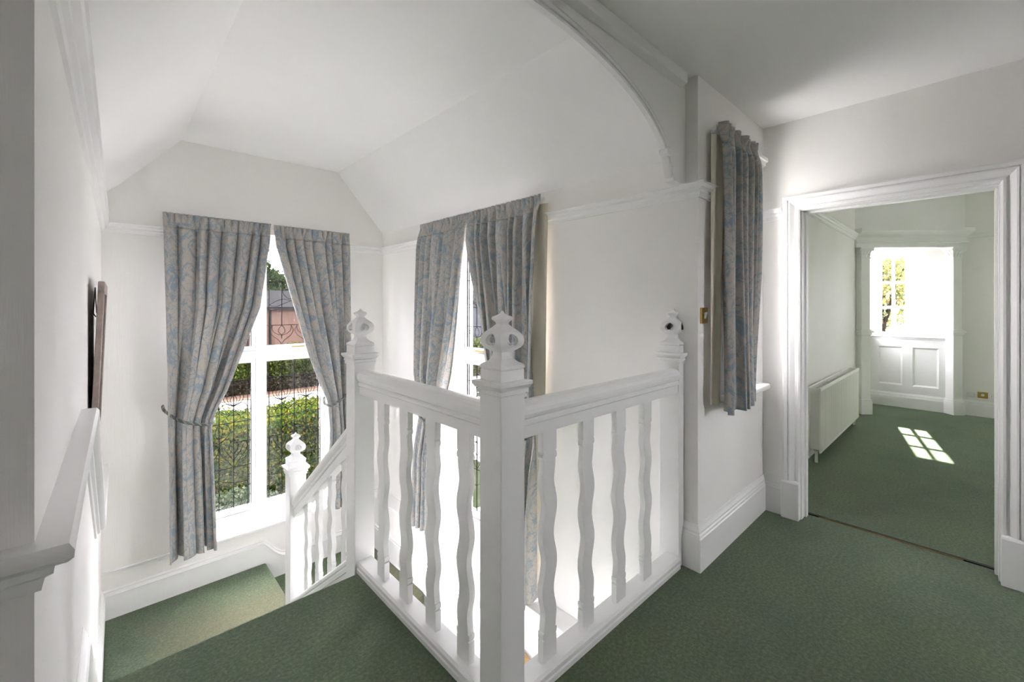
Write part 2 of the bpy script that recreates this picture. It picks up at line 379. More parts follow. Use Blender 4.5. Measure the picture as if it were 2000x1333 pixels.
def corbel(sx, x0):
    mm = MB(); P = [(0.215, 2.17), (0.215, 2.035), (0.075, 2.035), (0.07, 2.05), (0.048, 2.10), (0.040, 2.135), (0.012, 2.150), (0.0, 2.156), (0.0, 2.185), (0.09, 2.185)]
    P = [(0.0, 2.185), (0.0, 2.160), (0.030, 2.150), (0.040, 2.120), (0.052, 2.075), (0.070, 2.035), (0.135, 2.035), (0.135, 2.185)]
    mm.prism([(x0 + sx * (a), b) for a, b in P], 1.046, 1.095, 'y'); return mm
corbel(1, 2.035).build('corbel', 'paint', aw, bevel=0.003)
corbel(-1, 0.085).build('corbel', 'paint', aw, bevel=0.003)
m = MB(); m.moulding([(xl(1.0), 1.068), (2.215, 1.068)], [(0, 2.552), (0.010, 2.552), (0.036, 2.562), (0.042, 2.568), (0.042, 2.614), (0, 2.614)])
struct(m.build('trim_1', 'paint', bevel=0.002), 'white boxed trim along the ceiling above the arch', 'trim')

# picture rails
PR = [(0, -0.075), (0.010, -0.075), (0.014, -0.060), (0.024, -0.052), (0.026, -0.036), (0.040, -0.028), (0.044, -0.010), (0.050, -0.006), (0.050, 0.0), (0, 0.0)]
m = MB(); m.moulding([(xl(1.0), 1.0, RAIL), (xl(YF), YF, RAIL), (0.425, YF, RAIL)], PR)
struct(m.build('trim_2', 'paint'), 'white picture rail on the stair wall running to the left curtain', 'trim')
m = MB(); m.moulding([(1.79, YF, RAIL), (XR, YF, RAIL), (XR, 3.54, RAIL)], PR)
struct(m.build('trim_3', 'paint'), 'white picture rail turning the stairwell corner between the two curtained windows', 'trim')
m = MB(); m.moulding([(XR, 2.12, RAIL), (XR, YP, RAIL), (2.50, YP, RAIL)], PR)
struct(m.build('trim_4', 'paint'), 'white picture rail wrapping the pillar corner', 'trim')
m = MB(); m.moulding([(XD, 1.0, RAIL), (XD, 0.876, RAIL)], PR)
struct(m.build('trim_5', 'paint'), 'short white picture rail between small window and doorway', 'trim')
m = MB(); m.moulding([(XD, -0.186, RAIL), (XD, -2.1, RAIL)], PR)
struct(m.build('trim_6', 'paint'), 'white picture rail right of the doorway', 'trim')

# dado rails
DR = [(0, -0.075), (0.008, -0.075), (0.012, -0.055), (0.022, -0.048), (0.024, -0.034), (0.038, -0.030), (0.046, -0.022), (0.047, -0.010), (0.040, 0.0), (0, 0.0)]
m = MB(); DZ = 1.03
m.moulding([(-1.6, YP, DZ), (xl(1.0), YP, DZ), (xl(2.16), 2.16, DZ), (xl(3.36), 3.36, DZ - 0.865), (xl(YF), YF, DZ - 0.865)], DR)
struct(m.build('trim_7', 'paint', smooth=True), 'white dado rail wrapping the wall end and stepping down with the stairs', 'trim')
m = MB(); DR2 = [(0, -0.03), (0.008, -0.028), (0.012, -0.012), (0.02, -0.006), (0.02, 0.0), (0, 0.0)]
m.moulding([(xl(YF), YF, -0.675), (W1X - 0.70, YF, -0.675)], DR2); m.moulding([(W1X + 0.70, YF, -0.675), (XR, YF, -0.675)], DR2)
struct(m.build('trim_8', 'paint'), 'thin white dado moulding level with the leaded window sill', 'trim')

# skirting boards
SK = [(0, 0.0), (0.024, 0.0), (0.024, 0.17), (0.020, 0.176), (0.020, 0.188), (0.014, 0.194), (0.016, 0.205), (0.008, 0.222), (0.004, 0.235), (0, 0.235)]
m = MB(); m.moulding([(XR, 1.075, 0), (XR, YP, 0), (XD, YP, 0), (XD, 0.880, 0)], SK)
struct(m.build('baseboard_recess', 'paint'), 'tall moulded white skirting board round the pillar to the doorway', 'skirting')
m = MB(); m.moulding([(XD, -0.190, 0), (XD, -2.1, 0)], SK)
struct(m.build('baseboard_door', 'paint'), 'tall white skirting board right of the doorway', 'skirting')
m = MB(); m.moulding([(-1.6, YP, 0), (xl(1.0), YP, 0), (xl(2.20), 2.20, 0), (xl(3.40), 3.40, ZH + 0.02), (xl(YF), YF, ZH)], [(a, b) for a, b in SK])
struct(m.build('baseboard_left', 'paint'), 'white skirting board falling with the stairs along the wall', 'skirting')
top = [(xl(YF), -0.850), (1.055, -0.850)]
for i in range(13):
    t = i / 12; top.append((1.075 + 0.20 * t, -0.853 - 0.170 * (math.sin(t * PI / 2) ** 1.1)))
top.append((2.14, -1.023))
m = MB(); m.prism([(xl(YF), -1.6), (2.14, -1.6)] + top[::-1], YF - 0.026, YF, 'y')
m.moulding([(x, YF - 0.024, z) for x, z in top], [(0, -0.018), (0.006, -0.018), (0.008, -0.006), (0.003, 0.0), (0.0, 0.0)])
m.moulding([(x, YF, z) for x, z in top], [(0, -0.0), (0.022, -0.0), (0.015, 0.012), (0.016, 0.022), (0.006, 0.030), (0, 0.030)])
struct(m.build('baseboard_front', 'paint'), 'white stair skirting under the leaded window with a curved drop', 'skirting')
m = MB(); m.moulding([(2.14, YF, 0), (2.14, 1.8, 0)], [(0, -1.25), (0.018, -1.25), (0.018, -1.035), (0.012, -1.028), (0.012, -1.01), (0, -1.0)])
struct(m.build('baseboard_right', 'paint'), 'white skirting below the ledge of the side window', 'skirting')
m2 = MB(); m2.box(2.122, XR + 0.002, 1.79, YF - 0.002, -0.716, -0.692); m2.box(XR, 2.555, W2Y - 0.675, W2Y + 0.675, -0.708, -0.692)
struct(m2.build('trim_9', 'paint', bevel=0.004), 'white painted ledge below the side window', 'sill')
m = MB(); m.box(W1X - 0.70, W1X + 0.70, 4.565, YF - 0.0, -0.715, -0.69); m.box(W1X - 0.678, W1X + 0.678, YF - 0.001, 4.905, -0.709, -0.69)
struct(m.build('trim_10', 'paint', bevel=0.004), 'deep white painted window sill under the leaded window', 'sill')

# ------------------------------------------------------------------ doorway
DYC, DH, DZT = 0.345, 0.425, 2.013       # doorway centre, clear half width, clear height
dr = struct(empty('door_1', (XD, DYC, 0)), 'open doorway with moulded white architrave and plinth blocks', 'doorway')
AR = [(o * 0.76, p) for o, p in [(0, 0), (0, 0.020), (0.012, 0.026), (0.024, 0.026), (0.030, 0.016), (0.040, 0.018), (0.070, 0.040), (0.080, 0.042), (0.084, 0.030), (0.090, 0.046), (0.112, 0.050), (0.124, 0.044), (0.128, 0.030), (0.128, 0)]]
IE, IZ = DH + 0.006, DZT + 0.006
def jamb(s):    # (offset from opening, projection towards the landing)
    mm = MB(); k = len(AR)
    for z, mit in ((0.245, 0), (IZ, 1)):
        mm.v += [(-p, s * (IE + o), z + (o if mit else 0)) for o, p in AR]
    mm.f += [(j, (j + 1) % k, k + (j + 1) % k, k + j) for j in range(k)] + [tuple(range(k)), tuple(range(k, 2 * k))]
    return mm
for s in (1, -1):
    jamb(s).build('architrave', 'paint', dr)
    a, b = IE + 0.001, IE + 0.102
    mm = MB(); mm.box(-0.052, 0, s * a, s * b, 0, 0.235); mm.add([(-0.052, s * a, 0.235), (-0.052, s * b, 0.235), (0, s * b, 0.235), (0, s * a, 0.235), (-0.046, s * (a + 0.002), 0.247), (-0.046, s * (b - 0.002), 0.247), (0, s * (b - 0.002), 0.247), (0, s * (a + 0.002), 0.247)],
        [(0, 1, 5, 4), (1, 2, 6, 5), (2, 3, 7, 6), (3, 0, 4, 7), (4, 5, 6, 7)])
    mm.build('plinth_block', 'paint', dr, bevel=0.004)
    mm = MB(); mm.box(-0.004, 0.152, s * DH, s * (DH + 0.022), 0, DZT)
    mm.build('door_lining', 'paint', dr, bevel=0.002)
    mm = MB(); mm.box(0.06, 0.10, s * (DH - 0.012), s * DH, 0, DZT - 0.012); mm.build('door_stop', 'paint', dr, bevel=0.002)
mm = MB(); k = len(AR)
for s in (-1, 1): mm.v += [(-p, s * (IE + o), IZ + o) for o, p in AR]
mm.f += [(j, (j + 1) % k, k + (j + 1) % k, k + j) for j in range(k)] + [tuple(range(k)), tuple(range(k, 2 * k))]
mm.build('architrave', 'paint', dr)
mm = MB(); mm.box(-0.004, 0.152, -DH - 0.022, DH + 0.022, DZT, DZT + 0.022); mm.build('door_lining', 'paint', dr, bevel=0.002)
mm = MB(); mm.box(0.06, 0.10, -DH, DH, DZT - 0.012, DZT); mm.build('door_stop', 'paint', dr, bevel=0.002)
th = empty('threshold_strip', (3.44, DYC, 0))
tag(th, 'dark gap with thin brass edge between the two green carpets', 'threshold')
m = MB(); m.box(-0.011, 0.011, -0.424, 0.424, -0.012, 0.0015); m.build('gap', 'black', th)
m = MB(); m.box(-0.0145, -0.011, -0.30, 0.36, -0.008, 0.0005); m.build('brass_edge', 'brass', th)

# ------------------------------------------------------------------ windows
def catmull(P, n=8):
    out = []
    Q = [P[0]] + list(P) + [P[-1]]
    for i in range(1, len(Q) - 2):
        for j in range(n):
            t = j / n; a, b, c, d = [np.array(Q[i + k]) for k in (-1, 0, 1, 2)]
            out.append(tuple(0.5 * (2 * b + (c - a) * t + (2 * a - 5 * b + 4 * c - d) * t * t + (3 * b - a - 3 * c + d) * t ** 3)))
    out.append(tuple(P[-1])); return out
COLS = [0.067, 0.095, 0.215, 0.335, 0.455, 0.575, 0.603]
LOW = [-0.59, -0.19, 0.25, 0.655, 0.825]; UP = [0.985, 1.19, 1.374, 1.64, 1.965, 1.985]
def lead_lower(mm, s):
    def cv(P, r=0.0028): mm.tube([(s * x, 0, z) for x, z in catmull(P)], r, 5)
    def ln(x0, z0, x1, z1, w=0.003):
        if x0 == x1: mm.box(s * x0 - w, s * x0 + w, -0.004, 0.004, z0, z1)
        else: mm.box(s * x0, s * x1, -0.004, 0.004, z0 - w, z0 + w)
    for x in COLS: ln(x, -0.59, x, 0.825)
    for z in LOW: ln(0.067, z, 0.603, z)
    for z in (0.74, 0.55, 0.45, 0.36, 0.15, 0.05, -0.05, -0.29, -0.39, -0.49): ln(0.067, z, 0.095, z, 0.002); ln(0.575, z, 0.603, z, 0.002)
    ln(0.095, -0.345, 0.215, -0.345); ln(0.455, -0.345, 0.575, -0.345); ln(0.095, 0.05, 0.215, 0.05); ln(0.455, 0.07, 0.575, 0.07)
    for c in (0.215, 0.455):
        for k, (wd, z0, z1) in enumerate(((0.085, 0.645, 0.405), (0.055, 0.615, 0.415), (0.028, 0.53, 0.425))):
            h = z0 - z1
            for q in (-1, 1): cv([(c, z0), (c + q * wd * 0.45, z0 - h * 0.22), (c + q * wd, z0 - h * 0.58), (c + q * wd * 0.72, z0 - h * 0.85), (c, z1)])
        for q in (-1, 1):
            cv([(c, 0.41), (c + q * 0.055, 0.435), (c + q * 0.10, 0.42), (c + q * 0.118, 0.385)])
            cv([(c, 0.255), (c + q * 0.045, 0.275), (c + q * 0.055, 0.305), (c + q * 0.03, 0.325), (c, 0.312)])
            cv([(c, -0.19), (c + q * 0.05, -0.12), (c + q * 0.105, -0.04), (c + q * 0.112, 0.03), (c + q * 0.085, 0.055), (c + q * 0.06, 0.035)])
            cv([(c, -0.12), (c + q * 0.05, -0.05), (c + q * 0.085, 0.02)])
            cv([(c, -0.06), (c + q * 0.03, -0.02), (c + q * 0.035, 0.03), (c, 0.09)])
    for z in (0.335, 0.355):
        cv([(0.095 + 0.48 * i / 16, z + 0.022 * math.cos(i * PI / 2)) for i in range(17)])
    for q in (-1, 1):
        cv([(0.335, 0.06), (0.335 + q * 0.05, 0.10), (0.335 + q * 0.09, 0.16), (0.335 + q * 0.075, 0.22), (0.335 + q * 0.03, 0.247)])
        cv([(0.335, 0.10), (0.335 + q * 0.03, 0.15), (0.335 + q * 0.02, 0.21), (0.335, 0.245)])
    cv([(0.335, -0.29), (0.30, -0.315), (0.25, -0.325), (0.215, -0.345)]); cv([(0.335, -0.29), (0.37, -0.315), (0.42, -0.325), (0.455, -0.345)])
def lead_upper(mm, s):
    def cv(P, r=0.0028): mm.tube([(s * x, 0, z) for x, z in catmull(P)], r, 5)
    def ln(x0, z0, x1, z1, w=0.003):
        if x0 == x1: mm.box(s * x0 - w, s * x0 + w, -0.004, 0.004, z0, z1)
        else: mm.box(s * x0, s * x1, -0.004, 0.004, z0 - w, z0 + w)
    for x in (0.067, 0.095, 0.575, 0.603): ln(x, 0.985, x, 1.985)
    for x in (0.215, 0.455): ln(x, 1.19, x, 1.64); 
    for z in UP: ln(0.067, z, 0.603, z)
    for z in (1.09, 1.28, 1.46, 1.55, 1.72, 1.80, 1.89): ln(0.067, z, 0.095, z, 0.002); ln(0.575, z, 0.603, z, 0.002)
    for c in (0.215, 0.455):
        for q in (-1, 1):
            cv([(c, 0.99), (c + q * 0.03, 1.035), (c + q * 0.085, 1.08), (c + q * 0.112, 1.13), (c + q * 0.10, 1.165), (c + q * 0.085, 1.188)])
            cv([(c, 1.085), (c + q * 0.05, 1.10), (c + q * 0.088, 1.14), (c + q * 0.09, 1.188)])
            cv([(c, 1.05), (c, 1.085), (c + q * 0.03, 1.12), (c + q * 0.025, 1.155), (c, 1.188)])
    cv([(0.335, 1.93), (0.24, 1.91), (0.15, 1.87), (0.10, 1.79), (0.11, 1.74), (0.17, 1.68), (0.215, 1.645)])
    cv([(0.335, 1.93), (0.43, 1.91), (0.52, 1.87), (0.57, 1.79), (0.56, 1.74), (0.50, 1.68), (0.455, 1.645)])
    for q in (-1, 1):
        c = 0.335
        cv([(c + q * 0.12, 1.645), (c + q * 0.10, 1.59), (c + q * 0.11, 1.53), (c + q * 0.06, 1.47), (c, 1.48)])
        cv([(c + q * 0.235, 1.40), (c + q * 0.18, 1.385), (c + q * 0.11, 1.41), (c, 1.46)]); cv([(c + q * 0.235, 1.40), (c + q * 0.17, 1.44), (c + q * 0.10, 1.46), (c, 1.44)])
def leaded_window(name, loc, rz, label, hw):
    root = struct(empty(name, loc, rz), label, 'window')
    f = MB()
    for s in (-1, 1): f.box(s * 0.64, s * hw, -0.05, 0.06, -0.69, 2.07)
    f.box(-0.64, 0.64, -0.05, 0.06, 2.03, 2.07); f.box(-0.64, 0.64, -0.055, 0.06, -0.69, -0.64)
    f.box(-0.03, 0.03, -0.055, 0.06, -0.64, 2.03)
    for s in (-1, 1): f.box(s * 0.03, s * 0.64, -0.052, 0.06, 0.87, 0.94)
    f.build('frame', 'paint', root, bevel=0.006)
    for s in (-1, 1):
        for rows, za, zb, fn in ((LOW, -0.64, 0.87, lead_lower), (UP, 0.94, 2.03, lead_upper)):
            fr = MB(); a, b = 0.032, 0.638
            fr.box(s * a, s * 0.066, -0.035, 0.025, za, zb); fr.box(s * 0.604, s * b, -0.035, 0.025, za, zb)
            fr.box(s * 0.066, s * 0.604, -0.035, 0.025, za, rows[0]); fr.box(s * 0.066, s * 0.604, -0.035, 0.025, rows[-1], zb)
            sash = fr.build('sash', 'paint', root, bevel=0.005)
            for i in range(len(COLS) - 1):
                for j in range(len(rows) - 1):
                    if rows[j + 1] - rows[j] < 0.03: continue
                    p = MB(); p.box(s * COLS[i], s * COLS[i + 1], -0.0015, 0.0015, rows[j], rows[j + 1]); p.build('pane', 'glass', sash, fix=False)
            ld = MB(); fn(ld, s); ld.build('leading', 'lead', sash)
            if rows is UP:
                c = MB(); c.box(s * 0.30, s * 0.43, -0.046, -0.036, 0.957, 0.966); c.tube([(s * 0.42, -0.045, 0.962), (s * 0.42, -0.058, 0.962)], 0.006, 8); c.build('stay', 'brass', sash)
    return root
leaded_window('window_1', (W1X, W1Y, 0), 0.0, 'tall leaded casement window with mullion and transom above the half landing', 0.679)
leaded_window('window_2', (W2X, W2Y, 0), -PI / 2, 'leaded casement window in the side wall behind the newel posts', 0.679)

# small window beside the doorway (local x along +X, outward +Y)
def glazed_window(name, loc, rz, label, hw, z0, z1, cols, rows, bar=0.022, edge=0.05, depth=0.05):
    root = struct(empty(name, loc, rz), label, 'window')
    f = MB(); d = depth
    for s in (-1, 1): f.box(s * (hw - edge), s * hw, -d, d, z0, z1)
    f.box(-hw + edge, hw - edge, -d, d, z0, z0 + edge); f.box(-hw + edge, hw - edge, -d, d, z1 - edge, z1)
    f.build('frame', 'paint', root, bevel=0.004)
    a, b, p, q = -hw + edge, hw - edge, z0 + edge, z1 - edge
    bars = MB()
    for i in range(1, cols): x = a + (b - a) * i / cols; bars.box(x - bar / 2, x + bar / 2, -0.016, 0.016, p, q)
    for j in range(1, rows): z = p + (q - p) * j / rows; bars.box(a, b, -0.014, 0.014, z - bar / 2, z + bar / 2)
    if cols > 1 or rows > 1: bars.build('glazing_bar', 'paint', root, bevel=0.003)
    for i in range(cols):
        for j in range(rows):
            pn = MB(); pn.box(a + (b - a) * i / cols, a + (b - a) * (i + 1) / cols, -0.002, 0.002, p + (q - p) * j / rows, p + (q - p) * (j + 1) / rows)
            pn.build('pane', 'glass', root, fix=False)
    return root
w3 = glazed_window('window_3', (2.87, 1.085, 0), 0.0, 'small white window behind the narrow curtain beside the doorway', 0.209, 0.865, 2.285, 1, 3)
m = MB(); m.box(-0.33, 0.32, -0.165, -0.035, 0.845, 0.882); m.build('window_sill', 'paint', w3, bevel=0.012, seg=3)
m = MB(); m.moulding([(-0.34, -0.085), (0.33, -0.085)], [(0, 2.285), (0.02, 2.285), (0.022, 2.315), (0.045, 2.325), (0.05, 2.345), (0.062, 2.35), (0.062, 2.372), (0, 2.372)]); m.build('window_head', 'paint', w3)
m = MB()
for s in (-1, 1): m.box(s * 0.211, s * 0.275, -0.105, -0.085, 0.882, 2.285)
m.build('window_casing', 'paint', w3, bevel=0.004)


glazed_window('window_fill_landing', (2.475, -2.17, 0), PI, 'unseen window added behind the viewpoint to brighten the landing', 0.254, 1.1, 1.95, 2, 2, bar=0.02, edge=0.03)  # added out of view, lets extra daylight onto the landing

# ------------------------------------------------------------------ staircase
st = tag(empty('staircase', (0.45, 2.2, 0)), 'green carpeted stairs turning down past the leaded window', 'staircase')
def step(x0, x1, y0, y1, z, th, mat='carpet'):
    c = Vector((0.45, 2.2, 0)); mm = MB(); mm.box(x0 - c.x, x1 - c.x, y0 - c.y, y1 - c.y, z - th, z)
    return mm.build('step', mat, st, bevel=0.022, seg=3)
for i in range(5): step(-0.055, 0.932, 2.207 + GO * i, 2.20 + GO * (i + 1) + 0.022, -RIS * (i + 1), 0.20)
mm = MB(); mm.box(-0.043, 1.09, 3.385, YF - 0.004, ZH - 0.2, ZH)
hl = mm.build('half_landing', 'carpet_worn', None, bevel=0.022, seg=3); hl.parent = st; hl.location = (-0.45, -2.2, 0)
mm = MB(); mm.prism([(1.06, YF - 0.004), (1.06, 3.37)] + [(2.095 - 0.07 + 0.07 * math.sin(a), 3.37 + 0.07 - 0.07 * math.cos(a)) for a in [PI / 2 * i / 6 for i in range(7)]] + [(2.095, YF - 0.004)], ZM - 0.2, ZM)
ll = mm.build('lower_landing', 'carpet_worn', None, bevel=0.018, seg=3); ll.parent = st; ll.location = (-0.45, -2.2, 0)
for i in range(9): step(1.06, 2.095, 3.39 - GO * (i + 1) - 0.02, 3.39 - GO * i, ZM - RIS * (i + 1), 0.20)
mm = MB(); mm.prism([(2.316, -0.045), (3.304, -0.045 - 0.988 * 0.73), (3.304, -1.5), (2.316, -0.45)], 0.945, 1.035, 'x')
sb = mm.build('string_board', 'paint', None); sb.parent = st; sb.location = (-0.45, -2.2, 0)
mm = MB(); mm.box(2.095, 2.14, 1.8, YF - 0.03, -3.0, ZM - 0.02); o = mm.build('wall_string', 'paint', None); o.parent = st; o.location = (-0.45, -2.2, 0)

# ------------------------------------------------------------------ newel posts
def finial_face(rz):
    """one face of the pierced onion finial, with its oval hole, in (s,z) mapped to the bulging outline"""
    prof = [(1.2385, 0.0215), (1.241, 0.026), (1.246, 0.034), (1.2515, 0.0415), (1.2556, 0.0465), (1.265, 0.052), (1.278, 0.054), (1.294, 0.0515), (1.302, 0.047), (1.3095, 0.041), (1.318, 0.031), (1.3253, 0.0225), (1.333, 0.0165)]
    zs = [p[0] for p in prof]; rs = [p[1] for p in prof]
    R = lambda z: float(np.interp(z, zs, rs))
    z0, z1 = zs[0], zs[-1]; zc = 1.282; K = 56; T = [0, 0.06, 0.14, 0.24, 0.34, 0.45, 0.55, 0.65, 0.75, 0.84, 0.92, 1.0]
    v = []; f = []
    for shell, th in ((0, 0.0), (1, 0.011)):
        for t in T:
            for k in range(K):
                a = 2 * PI * k / K; c, s_ = math.cos(a), math.sin(a)
                ex, ez = 0.46 * c * (1 - 0.18 * s_), zc + 0.0205 * s_ - (0.006 * math.exp(-((c / 0.25) ** 2)) * -1 if s_ < 0 else 0)
                q = 1.0 / max(abs(c), abs(s_)); bx, by = c * q, s_ * q
                bz = zc + (by * (z1 - zc) if by > 0 else by * (zc - z0))
                sx = ex + (bx - ex) * t; z = ez + (bz - ez) * t
                r = R(z); r2 = max(r - th, 0.004)
                v.append((sx * r2, -r2, z))
    n = len(T) * K
    for sh in (0, 1):
        for i in range(len(T) - 1):
            for k in range(K):
                q = (sh * n + i * K + k, sh * n + i * K + (k + 1) % K, sh * n + (i + 1) * K + (k + 1) % K, sh * n + (i + 1) * K + k)
                f.append(q if sh == 0 else q[::-1])
    f += [(k, n + k, n + (k + 1) % K, (k + 1) % K) for k in range(K)]
    c, s_ = math.cos(rz), math.sin(rz)
    return [(x * c - y * s_, x * s_ + y * c, z) for x, y, z in v], f
def newel(x, y, zb, dz, label, cut=None):
    """x, y: centre; zb: foot; dz: height offset of the head (0 = landing post)"""
    root = tag(empty('newel_post', (x, y, zb)), label, 'newel post', 'white newel posts of the stair balustrade')
    d = dz - zb
    mm = MB(); mm.box(-0.055, 0.055, -0.055, 0.055, 0, 1.092 + d); mm.build('shaft', 'paint', root, bevel=0.003)
    mm = MB(); mm.squarelathe([(r, z + d) for r, z in [(0.0552, 1.084), (0.0605, 1.085), (0.0605, 1.097), (0.0570, 1.0985), (0.0575, 1.1005), (0.0640, 1.1015), (0.0640, 1.1125), (0.0600, 1.114), (0.0605, 1.116), (0.0670, 1.119), (0.0705, 1.1245), (0.0745, 1.1295), (0.0750, 1.142), (0.053, 1.1445)]])
    mm.build('cap_moulding', 'paint', root)
    mm = MB(); mm.squarelathe([(r, z + d) for r, z in [(0.0535, 1.142), (0.0535, 1.180), (0.0520, 1.1815), (0.0520, 1.1832), (0.0552, 1.1850), (0.0556, 1.1905), (0.0535, 1.1960), (0.047, 1.2010), (0.040, 1.2045), (0.034, 1.2095), (0.0275, 1.2175), (0.0245, 1.2265), (0.0235, 1.242)]])
    mm.build('neck_block', 'paint', root, bevel=0.0015)
    fn = MB()
    for k in range(4): v, f = finial_face(k * PI / 2); fn.add([(a, b, c + d) for a, b, c in v], f)
    fo = fn.build('finial', 'paint', root, smooth=True)
    mm = MB(); mm.squarelathe([(r, z + d) for r, z in [(0.012, 1.244), (0.024, 1.247), (0.022, 1.258), (0.008, 1.274), (0.002, 1.282)]]); mm.build('finial_core', 'paint', fo)
    mm = MB(); mm.squarelathe([(r, z + d) for r, z in [(0.0165, 1.329), (0.0152, 1.336), (0.0175, 1.342), (0.025, 1.349), (0.0265, 1.354), (0.025, 1.359), (0.014, 1.365), (0.006, 1.371), (0.002, 1.380)]])
    mm.build('knob', 'paint', fo)
    if cut is not None:           # half post planted against a wall
        for o in [c for c in root.children_recursive if c.type == 'MESH']:
            for v in o.data.vertices: v.co.x = min(v.co.x, cut)
    return root
newel(0.990, 1.111, 0.0, 0, 'white corner newel post with pierced onion finial where the two landing rails meet')
newel(0.990, 2.259, -0.3, 0, 'white newel post with pierced finial at the head of the stairs')
newel(2.272, 1.131, 0.0, 0, 'white half newel post with pierced finial planted against the pillar wall', 0.002)
newel(0.990, 3.361, ZH, -0.905, 'white lower newel post with finial standing on the half landing')

# ------------------------------------------------------------------ balustrades
HR = [(-0.030, 0.930), (0.030, 0.930), (0.030, 0.972), (0.036, 0.978), (0.036, 0.990), (0.031, 0.996), (0.040, 1.003), (0.044, 1.016), (0.044, 1.030), (0.038, 1.044), (0.026, 1.053), (0.010, 1.057),
      (-0.010, 1.057), (-0.026, 1.053), (-0.038, 1.044), (-0.044, 1.030), (-0.044, 1.016), (-0.040, 1.003), (-0.031, 0.996), (-0.036, 0.990), (-0.036, 0.978), (-0.030, 0.972)]
BR = [(a_ * 0.82, b_) for a_, b_ in [(-0.055, 0.0), (0.055, 0.0), (0.055, 0.020), (0.050, 0.026), (0.056, 0.034), (0.056, 0.048), (0.046, 0.058), (-0.046, 0.058), (-0.056, 0.048), (-0.056, 0.034), (-0.050, 0.026), (-0.055, 0.020)]]
def baluster_mesh(h, hw=0.038, th=0.013):
    """wavy flat slat with beads near head and foot; width along local x, thickness along y, from z=0 to h"""
    Z = [0, 0.085]; O = [0, 0]; W = [hw, hw]
    for z, wd in ((0.0855, hw - 0.006), (0.094, hw + 0.0), (0.104, hw + 0.002), (0.114, hw), (0.1145, hw - 0.007)): Z.append(z); O.append(0); W.append(wd)
    a, b = 0.118, h - 0.118; n = 44; per = 3.0
    for i in range(n + 1):
        t = i / n; Z.append(a + (b - a) * t); O.append(0.0095 * math.sin(2 * PI * per * t + 0.4) * min(1, 8 * t, 8 * (1 - t))); W.append(hw - 0.006)
    for z, wd in ((h - 0.1145, hw - 0.007), (h - 0.114, hw), (h - 0.104, hw + 0.002), (h - 0.094, hw), (h - 0.0855, hw - 0.006), (h - 0.085, hw), (h, hw)): Z.append(z); O.append(0); W.append(wd)
    mm = MB()
    for z, o, wd in zip(Z, O, W): mm.v += [(o - wd, -th, z), (o + wd, -th, z), (o + wd, th, z), (o - wd, th, z)]
    k = len(Z)
    mm.f = [(i * 4 + j, i * 4 + (j + 1) % 4, i * 4 + 4 + (j + 1) % 4, i * 4 + 4 + j) for i in range(k - 1) for j in range(4)] + [(3, 2, 1, 0), tuple(range(4 * k - 4, 4 * k))]
    return mm
def balustrade(x, y, rz, length, spots, label):
    root = tag(empty('balustrade', (x, y, 0), rz), label, 'balustrade', 'white balustrade runs around the stairwell')
    mm = MB(); mm.moulding([(0, 0), (length, 0)], HR); mm.build('handrail', 'paint', root)
    mm = MB(); mm.moulding([(0, 0), (length, 0)], BR); mm.build('base_rail', 'paint', root)
    b0 = None
    for sx in spots:
        if b0 is None: b0 = baluster_mesh(0.876).build('baluster', 'paint', root); b0.location = (sx, 0, 0.056)
        else: instance(b0, root, (sx, 0, 0.056))
    return root
balustrade(0.990, 1.166, PI / 2, 1.038, [y - 1.166 for y in (1.320, 1.545, 1.770, 1.992)], 'white balustrade of wavy slats from the corner newel towards the stair head')
balustrade(1.045, 1.111, 0.0, 1.172, [x - 1.045 for x in (1.220, 1.460, 1.702, 1.934)], 'white balustrade of wavy slats from the corner newel to the pillar')
root = tag(empty('balustrade', (0.990, 2.314, 0), PI / 2), 'white sloping stair balustrade of wavy slats beside the leaded window', 'balustrade', 'white balustrade runs around the stairwell')
SL = -0.73; L3 = 0.992
mm = MB(); z0 = 0.722 + 0.045 - 1.057; mm.moulding([(0, 0, z0), (L3, 0, z0 + SL * L3)], [(a, 0.93 + (b - 0.93) * 1.25 - 0.03) for a, b in HR]); mm.build('handrail', 'paint', root)
mm = MB(); zb = 0.02 - 0.058; mm.moulding([(0, 0, zb), (L3, 0, zb + SL * L3)], [(a, b * 1.2) for a, b in BR]); mm.build('base_rail', 'paint', root)
b0 = None
for sy in (3.097, 2.885, 2.669, 2.452):
    q = sy - 2.314; foot = zb + 0.03 + SL * q
    if b0 is None: b0 = baluster_mesh(0.70).build('baluster', 'paint', root); b0.location = (q, 0, foot)
    else: instance(b0, root, (q, 0, foot))

